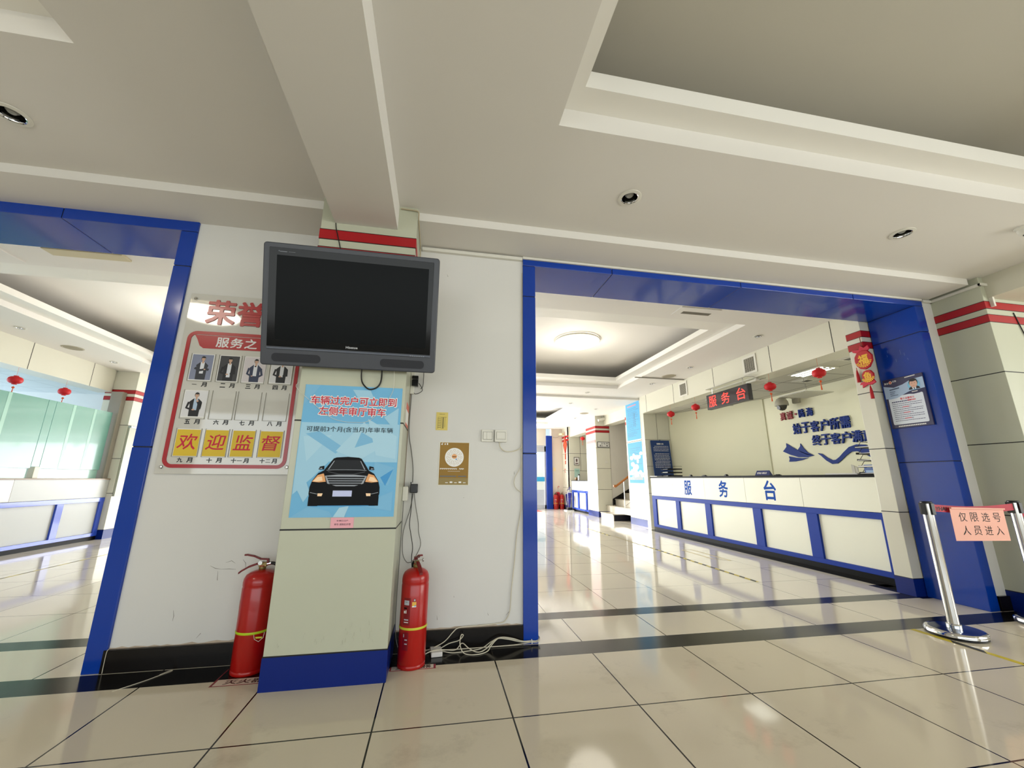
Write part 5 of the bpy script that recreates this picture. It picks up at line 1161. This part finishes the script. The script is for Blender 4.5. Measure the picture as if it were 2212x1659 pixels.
MB(f).box(0, .66, 0, 1.10, 0, .006).build('sheet', mat('banner_pink', 'e6d3d0', .5, var=.12, scale=3), t, smooth=False); MB(f).box(-.01, .67, 1.04, 1.12, 0, .012).build('top_bar', mat('banner_red', 'c98a8a', .5), t, smooth=False)
m = MB(f); random.seed(2)
for k in range(18): m.rect(.08 + (k % 6) * .09, .55 + (k // 6) * .14, .14 + (k % 6) * .09, .63 + (k // 6) * .14, .0065, k % 2)
m.rect(.1, .08, .3, .3, .0065, 2).rect(.36, .06, .58, .34, .0065, 1); m.build('print', [mat('banner_print', 'd9a9a6', .5), mat('banner_print_2', 'd4b9c8', .5), mat('banner_print_3', 'b9b4d6', .5)], t, smooth=False)
t = thing('ceiling_projector', 'white cylindrical fitting under the ceiling above the stair pillar', 'camera', loc=(6.2, 9.0, 2.78)); f = ROOT[t.name]
MB(f).cyl(.04, -.16, .10, 18, 0, Matrix.Rotation(math.radians(75), 4, 'Y')).build('housing', WHTP, t); MB(f).tube([(0, 0, .02), (0, .05, .12)], .008).build('mount', WHTP, t); MB(f).tube([(.05, .02, -.02), (.12, .06, -.10), (.20, .08, -.06)], .004).build('cable', GC, t)
# framed notices and far counter
f = F_my(6.16, 11.635, 1.52); t = thing('framed_notice', 'silver framed notice on the far tiled wall', 'frame', f)
MB(f).box(0, .21, 0, .29, 0, .02).build('frame', STEEL, t, smooth=False, bevel=.004); MB(f).box(.03, .18, .03, .26, .02, .022).build('sheet', PAPER, t, smooth=False); MB(f).box(.05, .16, .05, .09, .022, .023).box(.07, .14, .12, .23, .022, .023).build('print', mat('notice_print', '6c5a58', .5), t, smooth=False)
f = F_my(6.18, 11.635, 1.07); t = thing('green_sheet', 'pale green notice on the far tiled wall below the framed one', 'notice', f); MB(f).box(0, .19, 0, .34, 0, .004).build('sheet', mat('mint_paper', 'a9cdc2', .5), t, smooth=False); MB(f).box(.03, .16, .25, .28, .004, .005).build('print', mat('mint_print', '7ea79a', .5), t, smooth=False)
cf2 = F_mx(6.05, 11.60, 0)
counter('far small white counter with blue frame between the stair pillar and the far pillar', cf2, 1.68, [(0, .12), (.55, .68), (1.30, 1.40)], [1.16], (BLUE2, mat('counter_panel_far', 'e8ebec', .25, coat=.2), BTOP), top=(.985, 1.005), mid=.68)
f = Matrix.Translation((6.15, 11.35, 1.006)); t = thing('incense_pot', 'brown round pot with a thin stick on the far counter', 'pot', f)
MB(f).lathe([(.03, 0), (.055, .02), (.062, .06), (.05, .09), (.052, .1), (.045, .1)], 22).build('pot', mat('brown_glaze', '7b5a34', .3, var=.3, scale=12), t); MB(f).tube([(0, 0, .07), (-.02, .0, .26)], .003, smooth=False).build('stick', WHTP, t)
f = Matrix.Translation((6.15, 11.12, 1.006)); t = thing('bottle', 'white bottle with a dark cap on the far counter', 'bottle', f)
MB(f).lathe([(.035, 0), (.036, .01), (.036, .12), (.018, .16), (.014, .17)], 22).build('body', mat('bottle_white', 'c9ccd0', .3), t); MB(f).lathe([(.020, .165), (.034, .175), (.030, .20), (0, .21)], 18).build('cap', BLKP, t)
# hanging knot on the far pillar
f = F_mx(5.995, 12.02, 1.55); t = thing('knot_ornament', 'orange-red Chinese knot with tassel hanging on the far pillar', 'ornament', f)
KO = mat('knot_orange', 'd8512c', .5, var=.25, scale=12)
MB(f).prism([(0, .46), (.15, .72), (0, 1.0), (-.15, .72)], .002, .02).build('knot', KO, t, bevel=.004); m = MB(f); ring_ = [(0, .42), (.19, .72), (0, 1.04), (-.19, .72)]
for k in range(4): m.tube([(*ring_[k], .012), (*ring_[(k + 1) % 4], .012)], .014, smooth=False)
m.build('braid', OR_, t); MB(f).tube([(0, 1.04, .01), (0, 1.18, .008)], .006, smooth=False).build('cord', OR_, t); MB(f).box(-.035, .035, .19, .40, .004, .02).box(-.02, .02, .02, .15, .004, .02).build('tassel', KO, t, bevel=.004)
f = F_my(5.72, 12.415, 1.49); 
# small things at the far end wall
tag(MB(F_my(5.63, 12.415, 1.33)).prism(ell(.05, .07, .05, .07, 16), 0, .004).build('wall_sticker', mat('pale_yellow', 'e6cf9a', .5)), 'pale yellow oval sticker on the far end wall beside the blue door frame', 'sticker')
m = MB(F_mx(5.995, 12.16, 1.28)).box(0, .12, .10, .13, 0, .003).box(0, .12, .0, .02, 0, .003).box(.0, .02, .0, .13, 0, .003)
tag(m.build('wall_sticker', mat('pale_red_print', 'd77468', .5), smooth=False), 'small red printed sticker under the knot on the far pillar', 'sticker')
t = thing('box_camera', 'cream box camera with a cable at the top of the far pillar', 'camera', loc=(5.88, 12.2, 2.66)); f = ROOT[t.name]
MB(f).box(-.05, .05, -.12, .05, -.03, .04, 0, Matrix.Rotation(.5, 4, 'Z')).build('body', mat('cream_camera', 'd9c89c', .4), t, bevel=.006); MB(f).tube([(0, .05, 0), (.08, .12, .02), (.10, .15, .06)], .012).build('bracket', WHTP, t); MB(f).tube([(0, .16, -.06), (-.15, .18, -.10), (-.30, .19, -.06)], .004).build('cable', GC, t)
tag(MB().box(5.37, 5.585, 12.34, 12.44, 0, 2.62).build('door_post', BLUE2, smooth=False, bevel=.003), 'blue clad post beside the far glass street door', 'post')
e3 = dup(e1, rotz(math.radians(100), 5.655, 12.22, 0), 'red fire extinguisher at the far wall, next to the blue post')
e4 = dup(e1, rotz(math.radians(100), 5.875, 12.20, 0), 'red fire extinguisher at the far end wall, right of the pair')
def umbrella(label, x, y, z0, h, m, tip=True):
    f = Matrix.Translation((x, y, z0)); t = thing('umbrella', label, 'umbrella', f)
    n = 16; mb = MB(f); vs = []; fs = []
    prof = [(.012, .02), (.030, .12), (.045, h * .45), (.058, h * .68), (.062, h * .72), (.02, h * .76)]
    for (r, z) in prof:
        for i in range(n): a = 2 * math.pi * i / n; rr = r * (1 + .25 * (1 if i % 2 else -1) * min(1, z / (h * .5))); vs.append((rr * math.cos(a), rr * math.sin(a), z))
    for k in range(len(prof) - 1):
        for i in range(n): j = (i + 1) % n; fs.append((k * n + i, k * n + j, (k + 1) * n + j, (k + 1) * n + i))
    mb.add(vs, fs); mb.build('canopy', m, t)
    MB(f).tube([(0, 0, .0), (0, 0, h - .03)], .006, smooth=False).build('shaft', STEEL, t)
    MB(f).tube([(0, 0, h - .06), (0, 0, h - .01), (.015, 0, h + .012), (.04, 0, h + .008), (.05, 0, h - .02)], .009).build('handle', m, t)
URD = mat('umbrella_red', 'a8142a', .6, var=.2); UBL = mat('umbrella_blue', '33318a', .6, var=.2)
umbrella('red umbrella standing between the two far fire extinguishers', 5.765, 12.30, .0, .78, URD)
st = thing('umbrella_stand', 'black umbrella stand with wire hoops by the far counter', 'umbrella stand', loc=(5.93, 11.50, 0)); f = ROOT[st.name]
MB(f).box(-.16, .10, -.16, .16, 0, .03).build('base', WHTP, st, smooth=False, bevel=.004); MB(f).box(-.11, .05, -.12, .12, .03, .11).build('drip_tray', BLKP, st, bevel=.01)
m = MB(f)
for zz in (.40, .60): m.tube([(-.10, -.11, zz), (.05, -.11, zz), (.05, .11, zz), (-.10, .11, zz), (-.10, -.11, zz)], .005, smooth=False)
for sx, sy in ((-.10, -.11), (.05, -.11), (.05, .11), (-.10, .11)): m.tube([(sx, sy, .1), (sx, sy, .60)], .005, smooth=False)
m.build('hoop_frame', STEEL, st)
umbrella('dark blue umbrella in the stand, nearer the counter', 5.90, 11.43, .10, .66, UBL); umbrella('second dark blue umbrella in the stand', 5.88, 11.56, .10, .60, mat('umbrella_navy', '26276a', .6, var=.2))

# floor markings in the hall
t = thing('hazard_tape', 'striped tape on the hall floor before the service counter, near stretch', 'floor tape', loc=(4.75, 3.0, 0)); hazard(t, 4.735, 4.775, 1.94, 4.36, .16, .04)
tag(MB().box(4.715, 4.745, 4.38, 5.34, .0003, .0012).build('floor_tape', mat('tape_olive', '8d7d3e', .4, var=.2)), 'plain olive tape strip on the hall floor between the striped stretches', 'floor tape')
t = thing('hazard_tape', 'black and yellow striped tape on the hall floor, far stretch', 'floor tape', loc=(4.68, 5.9, 0)); hazard(t, 4.665, 4.70, 5.42, 6.6, .2, .04)
F = F_up(5.12, 2.98, 0, math.radians(0)); m = MB(F)
m.strip([(.0, .85), (.0, .15), (.16, .0), (.16, .85), (.0, .85)], .022, .0004, .0008)
tag(m.build('floor_mark', mat('faded_yellow', 'd2c080', .4), smooth=False), 'faded yellow outline mark on the hall floor before the counter', 'floor mark')
t = thing('hazard_tape', 'thin striped tape on the hall floor before the left counter', 'floor tape', loc=(-2.95, 4.4, 0)); hazard(t, -2.965, -2.945, 2.0, 7.0, .3, .03)
rm = tag(MB().box(3.6, 4.9, 11.3, 12.3, .0003, .006).build('door_mat', mat('mat_red', 'b5423a', .8, var=.1), smooth=False), 'red mat on the floor at the far street door', 'mat')

# ================================================================= LEFT COUNTER AND GLASS OFFICE
lf = F_px(-4.2, 1.5, 0); ly = lambda y: y - 1.5
counter('long white counter with blue frame in the left opening', lf, ly(6.275), [(ly(y), ly(y) + .115) for y in (1.55, 2.47, 3.44)] + [(ly(4.44), ly(4.555)), (ly(5.391), ly(5.506)), (ly(6.19), ly(6.27))], [ly(y) for y in (1.85, 2.78, 3.71)] + [ly(4.643)], (mat('blue_counter_frame_left', '2f50c0', .22, coat=.3), mat('counter_panel_left', 'b4b7b5', .3, var=.03, spec=.4), mat('brown_edge', '8a7358', .3, var=.1)), top=(.985, 1.003), mid=.685)
mb = MB(F_px(-4.1985, 3.72, 0)).rect(0, .70, .92, .975, .0); tag(mb.build('marble_patch', mat('pink_marble', 'd9c6bd', .2, var=.12, scale=6), smooth=False), 'pinkish marble panel on the upper band of the left counter', 'panel')
GG = mat('frosted_green_glass', '70a498', .25, var=.10, scale=1.2, coat=.3)
gp = thing('glass_screen', 'frosted green glass screen above the left counter', 'glass screen', loc=(-4.30, 3.8, 1.004))
for k, (a, b) in enumerate(((1.6, 2.6), (2.6, 3.75), (3.75, 4.93), (5.06, 6.14))): MB().box(-4.31, -4.30, a + .004, b - .004, 1.145, 2.14).build('pane', GG, gp, smooth=False)
for k, (a, b) in enumerate(((1.6, 2.6), (2.6, 3.75), (3.75, 4.93), (5.06, 6.14))): MB().box(-4.325, -4.317, a + .01, b - .01, 1.004, 1.140).build('lower_pane', mat('lower_green_glass', '93beb0', .2, coat=.2) if 'lower_green_glass' not in bpy.data.materials else bpy.data.materials['lower_green_glass'], gp, smooth=False)
MB().box(-4.31, -4.30, 4.934, 5.056, 1.17, 2.14).build('pane', GG, gp, smooth=False)
MB().box(-4.35, -4.27, 4.96, 5.04, 1.004, 1.165).build('post', mat('post_cream', 'cfcab4', .35), gp, smooth=False, bevel=.003)
ES = mat('etched_stripe', '9cc9bb', .3)
for y in (2.0, 3.3, 4.35, 5.35, 5.75): MB().box(-4.299, -4.2985, y, y + .05, 1.15, 2.135).build('pale_stripe', ES, gp, smooth=False)
tag(MB().box(-4.42, -4.24, 6.17, 6.27, 1.004, 2.53).build('screen_post', mat('taupe_metal', '8a8478', .35), smooth=False, bevel=.003), 'taupe metal post at the far end of the green glass screen', 'post')
f = F_px(-4.115, 6.29, .70); t = thing('wall_board', 'narrow notice board with a bright metal edge on the side of the left pillar', 'board', f)
MB(f).box(0, .36, 0, 1.20, 0, .03).build('panel', mat('board_grey_green', 'a9ab9b', .4), t, smooth=False); MB(f).box(.36, .40, -.02, 1.22, 0, .05).box(0, .4, 1.20, 1.23, 0, .05).build('metal_edge', ALU, t, smooth=False)
# furniture glimpsed behind the glass: desks
tag(MB().box(-7.0, -5.4, 2.5, 5.8, .0, .76).build('office_desk', mat('desk_white', 'd0d6d6', .4), smooth=False), 'pale desk block in the office behind the green glass screen', 'desk')

# ================================================================= cut the downlight wells into the ceilings
for s in SLABS:
    zs = min((s.matrix_world @ v.co).z if False else v.co.z + s.location.z for v in s.data.vertices)
    x0 = min(v.co.x for v in s.data.vertices) + s.location.x; x1 = max(v.co.x for v in s.data.vertices) + s.location.x
    y0 = min(v.co.y for v in s.data.vertices) + s.location.y; y1 = max(v.co.y for v in s.data.vertices) + s.location.y
    cs = [c for c in CUTS if abs(c[2] - zs) < .01 and x0 < c[0] < x1 and y0 < c[1] < y1]
    if not cs: continue
    m = MB()
    for c in cs: m.cyl(c[3], c[2] - .05, c[2] + .062, 28, 0, Matrix.Translation((c[0], c[1], 0)))
    k = m.build('_cut', BLACK, smooth=False)
    bo = s.modifiers.new('b', 'BOOLEAN'); bo.operation = 'DIFFERENCE'; bo.object = k; bo.solver = 'EXACT'
    bpy.context.view_layer.update()
    dg = bpy.context.evaluated_depsgraph_get(); ne = bpy.data.meshes.new_from_object(s.evaluated_get(dg))
    s.modifiers.clear(); ne.name = s.data.name; s.data = ne
    bpy.data.objects.remove(k)

# ================================================================= small pieces go one level below the part that carries them
NEST = [('lettering', ('sheet', 'screen', 'front_bezel', 'panel', 'plate', 'body', 'upper_panel')), ('print', ('sheet', 'cover')), ('icon_disc', ('sheet',)), ('facet_pattern', ('sheet',)), ('car_picture', ('sheet',)),
        ('control_buttons', ('silver_rail',)), ('corner_mark', ('front_bezel',)), ('banner_lettering', ('banner',)), ('louvre', ('frame',)), ('duct_shadow', ('frame',)), ('tube', ('frame',)), ('bulb', ('reflector',)),
        ('bead', ('lantern_body',)), ('tassel', ('lantern_body', 'body', 'knot')), ('collar', ('lantern_body', 'pole')), ('safety_pin', ('valve',)), ('trigger_lever', ('valve',)), ('hose_collar', ('hose',)), ('rocker', ('plate',)), ('gap_line', ('plate',)),
        ('lens', ('eyeball', 'body', 'housing')), ('cover', ('body',)), ('rib', ('panel',)), ('drip_tray', ('base',)), ('core', ('cone',)), ('tail', ('body',)), ('scale_trim', ('body',)), ('clip', ('body',)), ('plug_tab', ('body',)),
        ('belt_slot', ('pole',)), ('paper_stack', ('shelf',)), ('print_lines', ('print_blocks',)), ('portrait', ('print_blocks',)), ('print_blocks', ()), ('pale_stripe', ('pane',)), ('slot', ('frame',)), ('cap', ('body',)), ('month_lettering', ('panel',)), ('standoff_screw', ('panel',)), ('scuff_mark', ('shaft',))]
for root in [o for o in COL.objects if o.type == 'EMPTY']:
    kids = list(root.children)
    base = lambda o: o.name.split('.')[0]
    for nm, hosts in NEST:
        for c in [k for k in kids if base(k) == nm]:
            host = next((k for h in hosts for k in kids if base(k) == h and k.parent == root and k is not c and not any(base(k) == n2 and k.parent != root for n2, _ in NEST)), None)
            if host is not None and not len(c.children): c.parent = host
